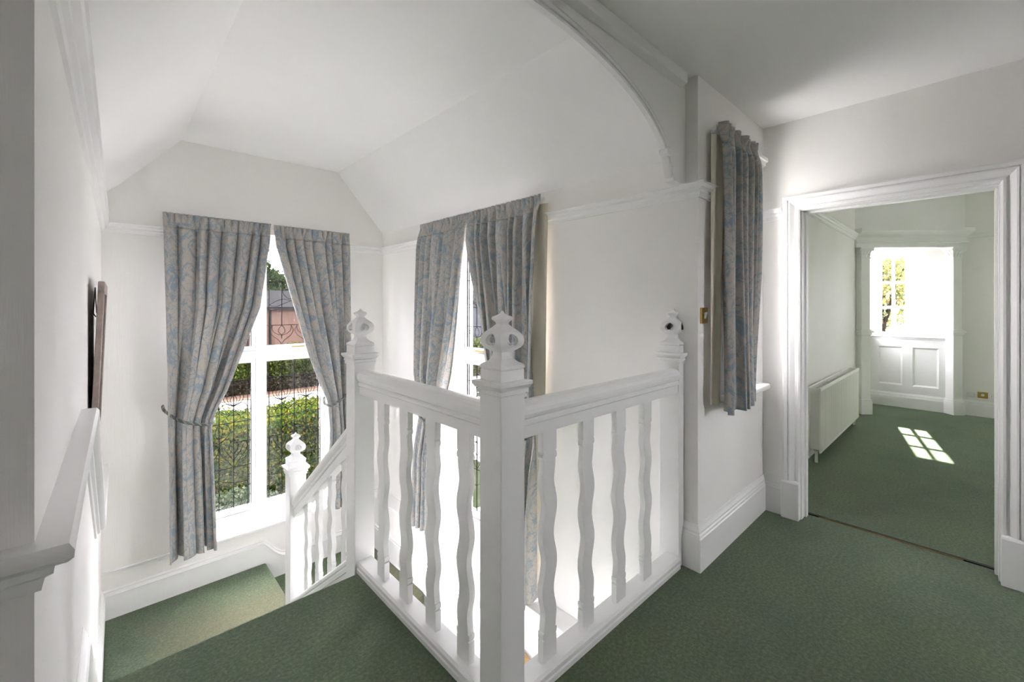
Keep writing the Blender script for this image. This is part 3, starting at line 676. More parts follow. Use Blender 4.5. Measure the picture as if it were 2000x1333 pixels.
# ------------------------------------------------------------------ curtains
def curtain(name, org, rz, label, group, prof, zt, zb, hang, tie=None, nf=5.5, phase=0.0, head=0.14, lining=None, amp=0.034, uv0=0.0, merge=1.0, hp=17, ha=0.013):
    """prof(z) -> (outer edge, inner edge, depth of folds); local x along the wall, -y into the room"""
    root = tag(empty(name, org, rz), label, 'curtain', group)
    nu = 150; zs = []
    z = zt
    while z > zb: zs.append(z); z -= 0.02
    zs.append(zb)
    rnd = random.Random(int(1000 * (uv0 + 1)))
    jit = [rnd.uniform(-0.35, 0.35) for _ in range(12)]; am = [rnd.uniform(0.65, 1.25) for _ in range(12)]
    def pt(u, z):
        xo, xi, a = prof(z)
        hb = min(1.0, max(0.0, (zt - z) / head)); s = hb * hb * (3 - 2 * hb)
        warp = u + 0.018 * math.sin(2 * PI * (u * 2.3 + phase)) + 0.012 * math.sin(2 * PI * (u * 4.1 + 0.3 + phase))
        k = warp * nf * 1.15; i = int(max(0, min(10, math.floor(k)))); fr = k - math.floor(k)
        A = am[i] * (1 - fr) + am[i + 1] * fr
        b1 = A * (2.3 * abs(math.sin(PI * k + phase * 3)) ** 0.75 - 1.3)
        k2 = (u + 0.05 * math.sin(2 * PI * (u * 1.3 + phase)) + 0.03 * math.sin(2 * PI * (2.7 * u + 2 * phase))) * nf * 0.5
        b2 = 2.3 * abs(math.sin(PI * k2 + 0.9 + phase)) ** 0.65 - 1.3
        g = min(1.0, max(0.0, (zt - z - 0.15) / 1.3)) * merge; g = g * g * (3 - 2 * g)
        big = (1 - g) * b1 + g * (1.15 * b2 + 0.22 * b1)
        fine = (2.4 * abs(math.sin(PI * (u * hp + 0.5 * math.sin(7 * u) + phase))) ** 0.6 - 1.4) * (1 + 0.35 * math.sin(23 * u + phase))
        sway = 0.006 * math.sin(3.1 * z + 5 * u)
        y = -0.045 - (1 - s) * ha * fine - s * (a * 1.35 * (big + 0.6)) + sway * s
        x = xo + (xi - xo) * u + s * a * 0.35 * math.cos(2 * PI * k + phase * 6) * (1 if xi > xo else -1) * min(1, 10 * u, 10 * (1 - u))
        if z > zt - 0.03: y -= 0.006
        return (x, y, z)
    width = abs(prof(zt)[1] - prof(zt)[0]) * 2.0
    def sheet(zlist, nm, parent):
        mm = MB(); uv = []
        for z in zlist:
            for i in range(nu + 1): mm.v.append(pt(i / nu, z)); uv.append((uv0 + width * i / nu, z))
        n = nu + 1
        mm.f = [(j * n + i, j * n + i + 1, (j + 1) * n + i + 1, (j + 1) * n + i) for j in range(len(zlist) - 1) for i in range(nu)]
        mm.uv = uv
        return mm.build(nm, 'damask', parent, smooth='all', fix=False)
    k = next(i for i, z in enumerate(zs) if z < zt - 0.11)
    for nm, zl in (('heading', zs[:k + 1]), ('drape', zs[k:])):
        o = sheet(zl, nm, root); md = o.modifiers.new('thick', 'SOLIDIFY'); md.thickness = 0.004; md.offset = 0
    if lining:
        mm = MB(); xa, xb, off = lining; uv = []
        zl = [z for z in zs if z < zt - 0.05 and z > zb + 0.03]
        for z in zl:
            xo, xi, a = prof(z)
            for i in range(13):
                u = i / 12; mm.v.append((xo + xa + (xb - xa) * u, -0.012 - off * (1 - u) + 0.006 * math.sin(9 * u + 2 * z), z))
        mm.f = [(j * 13 + i, j * 13 + i + 1, (j + 1) * 13 + i + 1, (j + 1) * 13 + i) for j in range(len(zl) - 1) for i in range(12)]
        mm.build('lining', 'lining', root, smooth='all', fix=False)
    return root
def interp(z, tab):
    zs = [t[0] for t in tab][::-1]
    return tuple(float(np.interp(z, zs, [t[i] for t in tab][::-1])) for i in (1, 2, 3))
def tieback(loc, rz, pts, label):
    root = tag(empty('curtain_tieback', loc, rz), label, 'tieback', 'twisted rope curtain tiebacks')
    P = catmull(pts, 14); P = [Vector(p) for p in P]; n = len(P)
    L = [0]
    for i in range(1, n): L.append(L[-1] + (P[i] - P[i - 1]).length)
    for k, mt in enumerate(('rope', 'rope2', 'rope')):
        path = []
        for i in range(n):
            t = (P[min(i + 1, n - 1)] - P[max(i - 1, 0)]).normalized(); a = t.cross(Vector((0, 0, 1))).normalized(); b = t.cross(a)
            an = 2 * PI * L[i] / 0.055 + 2 * PI * k / 3
            path.append(P[i] + (a * math.cos(an) + b * math.sin(an)) * 0.0065)
        mm = MB(); mm.tube(path, 0.0062, 6); mm.build('strand', mt, root, smooth='all')
    mm = MB(); mm.tube([P[0] + Vector((0, 0.03, 0)), P[0] + Vector((0, -0.012, 0.004))], 0.006, 8); mm.build('hook', 'brass', root)
    return root
G1 = 'patterned curtains of the stairwell windows'
# window 1, left; coordinates are world X minus origin
T1 = [(2.16, 0.32, 1.115, 0.012), (1.95, 0.325, 1.085, 0.030), (1.38, 0.335, 1.007, 0.036), (0.92, 0.342, 0.845, 0.040), (0.66, 0.345, 0.750, 0.044), (0.52, 0.348, 0.69, 0.030), (0.42, 0.350, 0.655, 0.020), (0.34, 0.352, 0.645, 0.022), (0.10, 0.352, 0.648, 0.042), (-0.68, 0.358, 0.672, 0.050)]
curtain('curtain', (0, YF - 0.03, 0), 0, 'patterned blue and beige curtain tied back at the stair wall side of the leaded window', G1, lambda z: interp(z, T1), 2.16, -0.685, 0, nf=6.4, phase=0.12, uv0=0.0, amp=0.04)
T2 = [(2.155, 1.856, 1.135, 0.012), (1.95, 1.85, 1.15, 0.026), (1.58, 1.846, 1.245, 0.032), (0.88, 1.842, 1.435, 0.038), (0.62, 1.838, 1.53, 0.030), (0.45, 1.835, 1.61, 0.020), (0.38, 1.835, 1.628, 0.020), (0.15, 1.835, 1.625, 0.038), (-0.30, 1.838, 1.60, 0.046), (-0.67, 1.838, 1.60, 0.046)]
curtain('curtain', (0, YF - 0.03, 0), 0, 'patterned blue and beige curtain tied back behind the stair head newel', G1, lambda z: interp(z, T2), 2.155, -0.675, 0, nf=6.6, phase=0.4, uv0=2.3)
tieback((0, YF, 0), 0, [(0.325, -0.02, 0.565), (0.335, -0.075, 0.53), (0.42, -0.170, 0.455), (0.52, -0.178, 0.41), (0.62, -0.165, 0.385), (0.665, -0.10, 0.40), (0.650, -0.03, 0.44)], 'grey twisted rope tieback on the curtain at the stair wall side')
tieback((0, YF, 0), 0, [(1.875, -0.02, 0.60), (1.865, -0.07, 0.57), (1.81, -0.160, 0.49), (1.73, -0.170, 0.42), (1.64, -0.155, 0.385), (1.605, -0.08, 0.40), (1.62, -0.03, 0.45)], 'grey twisted rope tieback on the curtain behind the stair head newel')
# window 2: local x -> -Y ; x = -(Y)
T3 = [(2.17, -3.635, -2.88, 0.012), (1.93, -3.63, -2.885, 0.028), (1.34, -3.622, -3.015, 0.034), (0.755, -3.615, -3.155, 0.040), (0.45, -3.612, -3.27, 0.024), (0.33, -3.61, -3.305, 0.020), (0.25, -3.61, -3.31, 0.026), (0.0, -3.61, -3.33, 0.042), (-0.675, -3.61, -3.36, 0.046)]
curtain('curtain', (XR - 0.03, 0, 0), -PI / 2, 'patterned curtain of the side window hanging next to the stairwell corner', G1, lambda z: interp(z, T3), 2.17, -0.675, 0, nf=7.0, phase=0.7, uv0=4.1)
T4 = [(2.17, -2.055, -2.865, 0.012), (1.93, -2.06, -2.86, 0.028), (1.55, -2.065, -2.785, 0.034), (1.02, -2.07, -2.655, 0.038), (0.70, -2.075, -2.52, 0.044), (0.52, -2.08, -2.42, 0.022), (0.42, -2.082, -2.38, 0.020), (0.25, -2.085, -2.36, 0.036), (-0.10, -2.09, -2.34, 0.050), (-0.675, -2.09, -2.33, 0.050)]
curtain('curtain', (XR - 0.03, 0, 0), -PI / 2, 'patterned curtain of the side window showing its pale lining edge near the balustrade', G1, lambda z: interp(z, T4), 2.17, -0.68, 0, nf=7.2, phase=0.25, uv0=6.2, lining=(-0.12, 0.028, 0.03))
tieback((XR, 0, 0), -PI / 2, [(-3.64, -0.02, 0.50), (-3.63, -0.07, 0.47), (-3.55, -0.16, 0.39), (-3.44, -0.17, 0.34), (-3.34, -0.155, 0.32), (-3.30, -0.06, 0.35)], 'grey twisted rope tieback round the curtain in the stairwell corner')
tieback((XR, 0, 0), -PI / 2, [(-2.045, -0.02, 0.56), (-2.06, -0.07, 0.53), (-2.13, -0.165, 0.47), (-2.24, -0.175, 0.43), (-2.36, -0.16, 0.41), (-2.40, -0.06, 0.43)], 'grey twisted rope tieback behind the corner newel post')
# window 3
T5 = [(2.385, 2.40, 2.93, 0.016), (2.18, 2.395, 2.885, 0.026), (1.6, 2.375, 2.875, 0.030), (1.1, 2.365, 2.835, 0.032), (0.83, 2.36, 2.82, 0.034)]
curtain('curtain', (0, YP - 0.02, 0), 0, 'narrow patterned curtain with cream lining hanging beside the doorway', 'patterned curtains of the stairwell windows', lambda z: interp(z, T5), 2.385, 0.825, 0, nf=5.6, phase=0.05, uv0=8.8, lining=(0.05, -0.020, 0.035), merge=0.6, hp=8, ha=0.024)
for nm, org, rz, a, b, z, lb in (('curtain_track', (0, YF, 0), 0, 0.33, 1.85, 2.13, 'white curtain track above the leaded window'), ('curtain_track', (XR, 0, 0), -PI / 2, -3.62, -2.07, 2.145, 'white curtain track above the side window'), ('curtain_track', (0, YP, 0), 0, 2.40, 3.0, 2.36 - 0.0, 'white curtain track above the small window')):
    r = tag(empty(nm, org, rz), lb, 'curtain track')
    mm = MB(); mm.box(a, b, -0.045, -0.028, z - 0.012, z + 0.012); mm.build('rail', 'plastic', r)
    for q in (0.08, 0.5, 0.92):
        mm = MB(); x = a + (b - a) * q; mm.box(x - 0.01, x + 0.01, -0.03, 0, z - 0.01, z + 0.01); mm.build('bracket', 'plastic', r)

# ------------------------------------------------------------------ picture on the stair wall
pr = empty('framed_picture', (xl(2.95), 2.95, 0.785)); pr.rotation_euler = (0, math.radians(2.1), -0.0111)
tag(pr, 'brown framed picture leaning off the stair wall, seen edge-on', 'picture')
mm = MB()
for a, b, p, q in ((-0.34, 0.34, 0, 0.05), (-0.34, 0.34, 0.67, 0.72), (-0.34, -0.29, 0.05, 0.67), (0.29, 0.34, 0.05, 0.67)): mm.box(0.006, 0.028, a, b, p, q)
mm.build('frame', 'brownwood', pr, bevel=0.004)
mm = MB(); mm.box(0.010, 0.018, -0.29, 0.29, 0.05, 0.67); mm.build('print', 'picture', pr)
mm = MB(); mm.tube([(0.002, -0.2, 0.56), (-0.008, -0.2, 0.575), (-0.012, 0, 0.70), (-0.008, 0.2, 0.575), (0.002, 0.2, 0.56)], 0.0025, 6); mm.build('hanging_cord', 'darkwood', pr)

# ------------------------------------------------------------------ switch and small fittings
sw = tag(empty('light_switch', (2.345, YP, 1.343)), 'brass light switch with white rocker on the pillar beside the curtain', 'light switch')
mm = MB(); mm.box(-0.043, 0.043, -0.007, 0, -0.043, 0.043); mm.build('plate', 'brass', sw, bevel=0.003)
mm = MB(); mm.prism([(-0.012, 0.0), (-0.004, 0.0), (-0.019, 0.004), (-0.006, -0.016)], -0.001, 0.001, 'x')
mm = MB(); mm.prism([(-0.007, 0.016), (-0.018, 0.018), (-0.009, -0.016), (-0.007, -0.016)], -0.010, 0.012, 'x'); mm.build('rocker', 'plastic', sw, bevel=0.001)
hr = tag(empty('wall_handrail_end', (2.14, 2.09, -1.04)), 'short varnished wooden handrail end seen through the balustrade', 'handrail')
mm = MB(); mm.tube([(-0.05, 0.30, 0.045), (-0.05, -0.02, 0.0), (-0.05, -0.04, -0.004)], [0.024, 0.024, 0.018], 12); mm.build('rail', 'oak', hr, smooth=True)
mm = MB(); mm.tube([(-0.05, 0.2, 0.02), (0.0, 0.2, 0.0)], 0.008, 8); mm.build('bracket', 'brass', hr)

# ------------------------------------------------------------------ room beyond the doorway
YL = 1.06; XB = 8.0; ZC = 2.9
m = MB(); m.skin(3.45, 8.25, -0.25, ZC, YL, 1.16, [(7.34, 7.80, 0.98, 2.10)], 'y')
struct(m.build('wall_radiator', 'wall'), 'white wall behind the radiator in the room beyond', 'wall')
m = MB(); m.skin(-3.1, YL, -0.25, ZC, XB, 8.22, [(0.628, 0.952, 0.98, 2.10), (-2.25, -1.55, 0.9, 2.2)], 'x')
struct(m.build('wall_far', 'wall'), 'far white wall of the room beyond the doorway', 'wall')
m = MB(); m.box(3.45, 8.22, -3.25, -3.1, -0.25, ZC)
struct(m.build('wall_room_side', 'wall'), 'side wall of the room beyond the doorway', 'wall')
m = MB(); m.box(3.3, 3.45, -3.25, -2.1, -0.25, ZC); m.box(3.3, 3.45, -2.1, 1.28, 2.72, ZC)
struct(m.build('wall_room_near', 'wall'), 'near wall of the room beyond the doorway', 'wall')
m = MB(); m.box(3.3, 8.25, -3.25, 1.28, ZC, ZC + 0.12)
struct(m.build('ceiling', 'ceil'), 'white ceiling of the room beyond the doorway', 'ceiling')
m = MB(); m.prism([(7.03, YL), (XB, 0.09), (XB, YL)], 2.14, ZC)
struct(m.build('wall_corner', 'frieze'), 'white wall cutting across the corner above the panelled window nook', 'wall')
PR2 = [(d, z + 2.31) for d, z in PR]
m = MB(); m.moulding([(3.45, YL), (7.03, YL)], PR2)
struct(m.build('trim_11', 'paint'), 'white picture rail above the radiator', 'trim')
m = MB(); m.moulding([(XB, 0.09), (XB, -3.1)], PR2)
struct(m.build('trim_12', 'paint'), 'white picture rail on the far wall of the room beyond', 'trim')
SK2 = [(d, z * 0.82) for d, z in SK]
m = MB(); m.moulding([(3.46, YL, 0), (7.06, YL, 0)], SK2)
struct(m.build('baseboard_radiator', 'paint'), 'white skirting board behind the radiator', 'skirting')
m = MB(); m.moulding([(7.16, YL, 0), (XB - 0.06, YL, 0), (XB - 0.06, 0.24, 0)], SK2)
struct(m.build('baseboard_nook', 'paint'), 'white skirting board inside the window nook', 'skirting')
m = MB(); m.moulding([(XB, 0.12, 0), (XB, -3.1, 0)], SK2)
struct(m.build('baseboard_far', 'paint'), 'white skirting board under the wall sockets', 'skirting')
# panelling below the nook windows
def wainscot(name, org, rz, length, panels, label):
    root = struct(empty(name, org, rz), label, 'panelling')
    mm = MB(); xs = sorted([0, length] + [v for p in panels for v in p])
    mm.box(0, length, -0.030, 0, 0, 0.30); mm.box(0, length, -0.030, 0, 0.825, 0.95)
    for i in range(0, len(xs), 2): mm.box(xs[i], xs[i + 1], -0.030, 0, 0.30, 0.825)
    mm.build('rail_and_stile', 'paint', root)
    for a, b in panels:
        mm = MB(); mm.box(a, b, -0.012, 0, 0.30, 0.825); c = 0.02
        mm.add([(a, -0.031, 0.30), (b, -0.031, 0.30), (b, -0.031, 0.825), (a, -0.031, 0.825), (a + c, -0.012, 0.30 + c), (b - c, -0.012, 0.30 + c), (b - c, -0.012, 0.825 - c), (a + c, -0.012, 0.825 - c)], [(0, 1, 5, 4), (1, 2, 6, 5), (2, 3, 7, 6), (3, 0, 4, 7)])
        mm.build('panel', 'paint', root)
    mm = MB(); mm.moulding([(0, -0.028), (length, -0.028)], [(0, 0.93), (0.012, 0.935), (0.016, 0.955), (0.034, 0.962), (0.034, 0.982), (0, 0.982)]); mm.build('cap_rail', 'paint', root)
    return root
wainscot('wall_panelling', (XB - 0.03, 1.03, 0), -PI / 2, 0.80, [(0.095, 0.350), (0.450, 0.705)], 'white panelling with two recessed panels under the nook window')
wainscot('wall_panelling', (7.17, YL, 0), 0, 0.80, [(0.12, 0.36), (0.46, 0.68)], 'white panelling along the side of the window nook')
wn = glazed_window('window_4', (8.09, 0.79, 0), -PI / 2, 'small paned window in the panelled nook showing autumn trees', 0.162, 0.98, 2.10, 2, 3, bar=0.035, edge=0.035)
glazed_window('window_5', (7.57, 1.10, 0), 0, 'side window of the panelled nook', 0.229, 0.98, 2.10, 2, 3, bar=0.03, edge=0.035, depth=0.03)
glazed_window('window_fill_room', (8.09, -1.9, 0), -PI / 2, 'unseen window added in the far wall to brighten the room beyond', 0.349, 0.90, 2.20, 2, 3, bar=0.03, edge=0.04)  # added opening the camera never sees, fills this room with daylight
# entablature across the corner
Pd = (7.03, YL); Qd = (XB, 0.09)
m = MB(); E = [(0, 2.135), (0.035, 2.135), (0.035, 2.185), (0.048, 2.192), (0.048, 2.205), (0.030, 2.212), (0.030, 2.265), (0.042, 2.275), (0.060, 2.290), (0.085, 2.300), (0.110, 2.325), (0.125, 2.335), (0.125, 2.372), (0, 2.372)]
t = Vector((Qd[0] - Pd[0], Qd[1] - Pd[1])).normalized()
m.moulding([(Pd[0] + 0.0 * t.x, Pd[1] + 0.0 * t.y), Qd], E)
struct(m.build('trim_13', 'paint'), 'white moulded cornice across the corner above the window nook', 'cornice')
def pilaster(x, y, label):
    root = tag(empty('pilaster', (x, y, 0), -PI / 4), label, 'pilaster', 'white pilasters framing the window nook')
    mm = MB(); mm.box(-0.070, 0.070, -0.075, 0.06, 0, 0.165); mm.box(-0.064, 0.064, -0.069, 0.06, 0.165, 0.19); mm.build('plinth', 'paint', root, bevel=0.004)
    mm = MB(); mm.box(-0.056, 0.056, -0.056, 0.05, 0.19, 1.0); mm.build('pedestal', 'paint', root, bevel=0.002)
    mm = MB(); mm.box(-0.062, 0.062, -0.062, 0.05, 1.0, 1.02); mm.box(-0.069, 0.069, -0.069, 0.05, 1.02, 1.045); mm.box(-0.082, 0.082, -0.082, 0.05, 1.045, 1.075); mm.box(-0.066, 0.066, -0.066, 0.05, 1.075, 1.088); mm.build('pedestal_cap', 'paint', root, bevel=0.005)
    mm = MB(); mm.box(-0.052, 0.052, -0.052, 0.05, 1.088, 2.0); mm.build('shaft', 'paint', root, bevel=0.002)
    mm = MB(); mm.box(-0.060, 0.060, -0.060, 0.05, 1.996, 2.010); mm.squarelathe([(0.050, 2.010), (0.054, 2.05), (0.066, 2.09), (0.078, 2.112), (0.084, 2.118), (0.084, 2.136), (0.07, 2.136)])
    cp = mm.build('capital', 'paint', root)
    lf = MB()
    for a in (0, PI / 2, -PI / 2):
        c, s_ = math.cos(a), math.sin(a)
        for row, (zz, n, rr) in enumerate(((2.014, 3, 0.052), (2.055, 2, 0.058))):
            for i in range(n):
                q = (i - (n - 1) / 2) * 0.036; L = []
                for k, (dz, dr, wd) in enumerate(((0, 0.0, 0.015), (0.02, 0.004, 0.017), (0.036, 0.012, 0.013), (0.042, 0.022, 0.006), (0.036, 0.026, 0.003))):
                    for e in (-1, 0, 1): L.append((q + e * wd, -(rr + dr + (0.004 if e == 0 else 0)), zz + dz))
                lf.add([(x_ * c - y_ * s_, x_ * s_ + y_ * c, z_) for x_, y_, z_ in L], [(k * 3 + e, k * 3 + e + 1, k * 3 + e + 4, k * 3 + e + 3) for k in range(4) for e in range(2)])
    for sx in (-1, 1):
        lf.tube([(sx * (0.072 + 0.012 * math.cos(a) * (1 - a / 14)), -0.074, 2.100 + 0.012 * math.sin(a) * (1 - a / 14)) for a in [i * 0.5 for i in range(20)]], 0.005, 6)
    lf.build('acanthus', 'paint', cp, fix=False)
    return root
pilaster(7.125, 0.995, 'white pilaster with leafy capital near the radiator')
pilaster(7.920, 0.190, 'white pilaster with leafy capital near the wall sockets')

# radiator
rd = tag(empty('radiator', (5.48, 0.985, 0)), 'long white double panel radiator under the wall in the room beyond', 'radiator')
def rib_panel(y, fl):
    mm = MB(); n = 42; a, b = -0.92, 0.92; poly = [(a, y + 0.010)]
    for i in range(n):
        x = a + (b - a) * (i + 0.0) / n; wd = (b - a) / n
        poly += [(x + wd * 0.10, y), (x + wd * 0.52, y), (x + wd * 0.62, y + fl), (x + wd * 0.98, y + fl)]
    poly += [(b, y + 0.010)]
    mm.prism(poly, 0.11, 0.64, 'z'); mm.box(a, b, y - 0.001, y + 0.011, 0.64, 0.665); mm.box(a, b, y - 0.001, y + 0.011, 0.095, 0.115); return mm
rib_panel(-0.060, 0.006).build('front_panel', 'enamel', rd)
mm = MB(); mm.box(-0.92, 0.92, 0.022, 0.034, 0.095, 0.665); mm.build('back_panel', 'enamel', rd, bevel=0.003)
mm = MB()
for x in (-0.92, 0.912): mm.box(x, x + 0.008, -0.05, 0.024, 0.62, 0.66); 
for i in range(24): x = -0.9 + 1.8 * i / 23; mm.box(x - 0.003, x + 0.003, -0.047, 0.022, 0.12, 0.635)
mm.build('convector_fin', 'enamel', rd)
for x in (-0.88, 0.88):
    mm = MB(); mm.tube([(x, -0.02, 0.0), (x, -0.02, 0.10)], 0.012, 10); mm.build('pipe', 'enamel', rd, smooth=True)
    mm = MB(); mm.tube([(x, -0.02, 0.10), (x, -0.02, 0.155)], 0.019, 10); mm.tube([(x, -0.05, 0.128), (x, -0.02, 0.128)], 0.014, 10); mm.build('valve', 'chrome', rd, smooth=True)
for x in (-0.7, 0.7):
    mm = MB(); mm.box(x - 0.02, x + 0.02, 0.034, 0.072, 0.20, 0.60); mm.build('wall_bracket', 'black', rd)
# sockets
def socket(y, z, mat, label, rnd=False, wd=0.043, h=0.036):
    r = tag(empty('wall_socket', (XB, y, z), -PI / 2), label, 'socket', 'plates above the far skirting board')
    mm = MB(); mm.box(-wd, wd, -0.009, 0, -h, h); mm.build('plate', mat, r, bevel=0.003)
    if rnd:
        mm = MB(); mm.tube([(0, -0.009, 0), (0, -0.014, 0)], 0.016, 16); mm.build('insert', 'plastic', r)
    else:
        for sx in (-0.028, 0.028): mm = MB(); mm.tube([(sx, -0.008, 0), (sx, -0.0105, 0)], 0.004, 8); mm.build('screw', 'chrome', r)
socket(0.038, 0.268, 'plastic', 'white blank plate on the far wall above the skirting')
socket(-0.063, 0.270, 'brass', 'brass socket plate with round white insert on the far wall', True, 0.045, 0.038)
socket(-0.165, 0.265, 'plastic', 'white plate beside the brass socket, half hidden by the doorway', False, 0.03, 0.036)

# ------------------------------------------------------------------ outside
rng = np.random.default_rng(5)
def leaf_mesh(name, pts, size, mat, parent, stuff=True, up=0.3):
    n = len(pts); d = rng.normal(size=(n, 3)); d[:, 2] += up; d /= np.linalg.norm(d, axis=1)[:, None]
    e = np.cross(d, rng.normal(size=(n, 3))); e /= np.linalg.norm(e, axis=1)[:, None]; g = np.cross(d, e)
    s = size * rng.uniform(0.6, 1.3, n)[:, None]
    P = np.stack([pts + e * s, pts + g * s * 0.55 + d * s * 0.12, pts - e * s, pts - g * s * 0.55 + d * s * 0.12], axis=1).reshape(-1, 3)
    me = bpy.data.meshes.new(name); me.vertices.add(4 * n); me.vertices.foreach_set('co', P.astype(np.float32).ravel())
    me.loops.add(4 * n); me.loops.foreach_set('vertex_index', np.arange(4 * n, dtype=np.int32))
    me.polygons.add(n); me.polygons.foreach_set('loop_start', np.arange(0, 4 * n, 4, dtype=np.int32))
    me.update(calc_edges=True); me.materials.append(MAT[mat])
    o = bpy.data.objects.new(name, me); COL.objects.link(o); o.parent = parent
    if stuff: o['kind'] = 'stuff'
    return o
def hedge(x0, x1, y0, y1, h, size, n, mat, core, label, group=None, wob=0.12, bare=0.0, twigs=0):
    r = tag(empty('hedge', ((x0 + x1) / 2, (y0 + y1) / 2, GROUND)), label, 'hedge', group)
    lx, ly = (x1 - x0) / 2, (y1 - y0) / 2
    face = rng.integers(0, 5, n); u = rng.uniform(-1, 1, n); v = rng.uniform(0, 1, n)
    face = np.where(face >= 3, 0, face)
    P = np.zeros((n, 3)); f0 = face == 0; f1 = face == 1; f2 = face == 2
    P[f0] = np.stack([u[f0] * lx, np.full(f0.sum(), -ly), bare + v[f0] * (h - bare)], 1)
    P[f1] = np.stack([u[f1] * lx, (v[f1] * 2 - 1) * ly, np.full(f1.sum(), h)], 1)
    P[f2] = np.stack([u[f2] * lx, np.full(f2.sum(), ly), bare + v[f2] * (h - bare)], 1)
    P[:, 1] += 0.10 * np.sin(P[:, 0] * 2.1) + 0.06 * np.sin(P[:, 2] * 5 + P[:, 0]); P[:, 2] += 0.05 * np.sin(P[:, 0] * 3.3) * (f1)
    P += rng.normal(scale=wob, size=(n, 3)) * np.array([1, 0.7, 0.6])
    leaf_mesh('leaves', P, size, mat, r)
    if twigs:
        q = np.stack([rng.uniform(-lx, lx, twigs), -ly + 0.1 + rng.normal(scale=0.08, size=twigs), rng.uniform(0, bare + 0.15, twigs)], 1)
        leaf_mesh('twigs', q, 0.09, 'twigleaf', r)
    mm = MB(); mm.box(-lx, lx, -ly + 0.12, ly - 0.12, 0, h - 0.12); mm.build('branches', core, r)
    return r
def tree(x, y, h, rx, rz, n, size, mat, label, group='trees beyond the garden', trunk=0.22, gz=GROUND):
    r = tag(empty('tree', (x, y, gz)), label, 'tree', group)
    K = 26; cs = rng.normal(size=(K, 3)); cs /= np.linalg.norm(cs, axis=1)[:, None]; cs *= rng.uniform(0.25, 0.85, K)[:, None]
    cs = cs * np.array([rx, rx, rz]) + np.array([0, 0, h])
    w_ = rng.integers(0, K, n); q = rng.normal(size=(n, 3)); q /= np.linalg.norm(q, axis=1)[:, None]
    P = cs[w_] + q * (rng.uniform(0.55, 1.05, n) ** 0.6)[:, None] * np.array([rx, rx, rz]) * 0.36
    leaf_mesh('foliage', P, size, mat, r)
    mm = MB(); mm.tube([(0, 0, 0), (0.1, 0, h * 0.45), (0, 0.1, h * 0.8), (0.05, 0, h + rz * 0.4)], [trunk, trunk * 0.8, trunk * 0.5, trunk * 0.15], 10)
    for i in range(9):
        c = cs[i]; mm.tube([(0.05, 0.05, h * 0.55 + 0.04 * i * h / 4), (c[0] * 0.5, c[1] * 0.5, (h * 0.7 + c[2]) / 2), tuple(c)], [trunk * 0.4, trunk * 0.28, trunk * 0.08], 6)
    mm.build('trunk', 'bark', r)
    return r
m = MB(); m.box(-60, 90, -60, 120, GROUND - 0.2, GROUND)
tag(m.build('lawn', 'grass'), 'green lawn ground around the house', 'ground', kind='structure')
m = MB(); m.box(-40, 60, 19.5, 24.0, GROUND, GROUND + 0.02)
tag(m.build('road', 'road'), 'pale road running behind the near hedge', 'road', kind='structure')
m = MB(); m.box(-40, 60, 24.0, 25.4, GROUND, GROUND + 0.05)
tag(m.build('verge', 'verge'), 'brown leaf litter verge along the far hedge', 'verge', kind='structure')
MAT['bounce_pale'] = plain('pale_bounce_slab', (0.40, 0.395, 0.39), 0.9, 0, 1.2, 0.12, 0.1)
m = MB(); m.prism([(-3.5, 5.06), (2.74, 5.06), (2.74, 1.17), (8.3, 1.17), (8.3, -3.3), (11.5, -3.3), (11.5, 5.5), (7.5, 7.6), (-3.5, 7.6)], GROUND, GROUND + 0.05); m.box(-3.0, 11.5, -8.5, -3.3, GROUND, GROUND + 0.05); m.box(-3.0, 3.3, -3.3, -2.26, GROUND, GROUND + 0.05)
tag(m.build('bounce_slab', 'bounce_pale'), 'unseen pale ground slab added to bounce daylight up to the ceilings', 'bounce_slab', kind='structure')  # added reflector below the windows, out of view, throws daylight up to the ceilings
m = MB(); m.box(7.9, 24, 7.8, 19.4, GROUND, GROUND + 0.03)
tag(m.build('driveway', 'road'), 'pale gravel drive seen through the side window', 'drive', kind='structure')
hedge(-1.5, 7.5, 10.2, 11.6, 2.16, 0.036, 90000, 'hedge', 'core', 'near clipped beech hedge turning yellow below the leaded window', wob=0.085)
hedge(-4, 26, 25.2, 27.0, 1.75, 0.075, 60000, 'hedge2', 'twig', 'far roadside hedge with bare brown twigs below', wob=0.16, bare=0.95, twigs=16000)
def shrub(x, y, r, n, size, mat, label):
    o = tag(empty('shrub', (x, y, GROUND)), label, 'shrub', 'garden shrubs below the leaded window')
    q = rng.normal(size=(n, 3)); q /= np.linalg.norm(q, axis=1)[:, None]; q[:, 2] = np.abs(q[:, 2])
    P = q * (rng.uniform(0.5, 1.0, n) ** 0.5)[:, None] * r * np.array([1, 1, 1.15]); P[:, 2] += 0.1
    leaf_mesh('foliage', P, size, mat, o)
    mm = MB()
    for i in range(7): a = i * 0.9; mm.tube([(0, 0, 0), (math.cos(a) * r * 0.3, math.sin(a) * r * 0.3, r * 0.5), (math.cos(a) * r * 0.6, math.sin(a) * r * 0.6, r * 0.95)], [0.02, 0.014, 0.006], 5)
    mm.build('stems', 'bark', o)
shrub(1.6, 8.6, 1.15, 9000, 0.035, 'silver', 'silvery grey leaved shrub in front of the clipped hedge')
shrub(3.75, 8.9, 0.8, 4000, 0.035, 'hedge', 'low dark green shrub in front of the clipped hedge')
shrub(5.3, 8.9, 0.6, 2000, 0.035, 'autumn', 'small reddish yellow shrub in front of the clipped hedge')

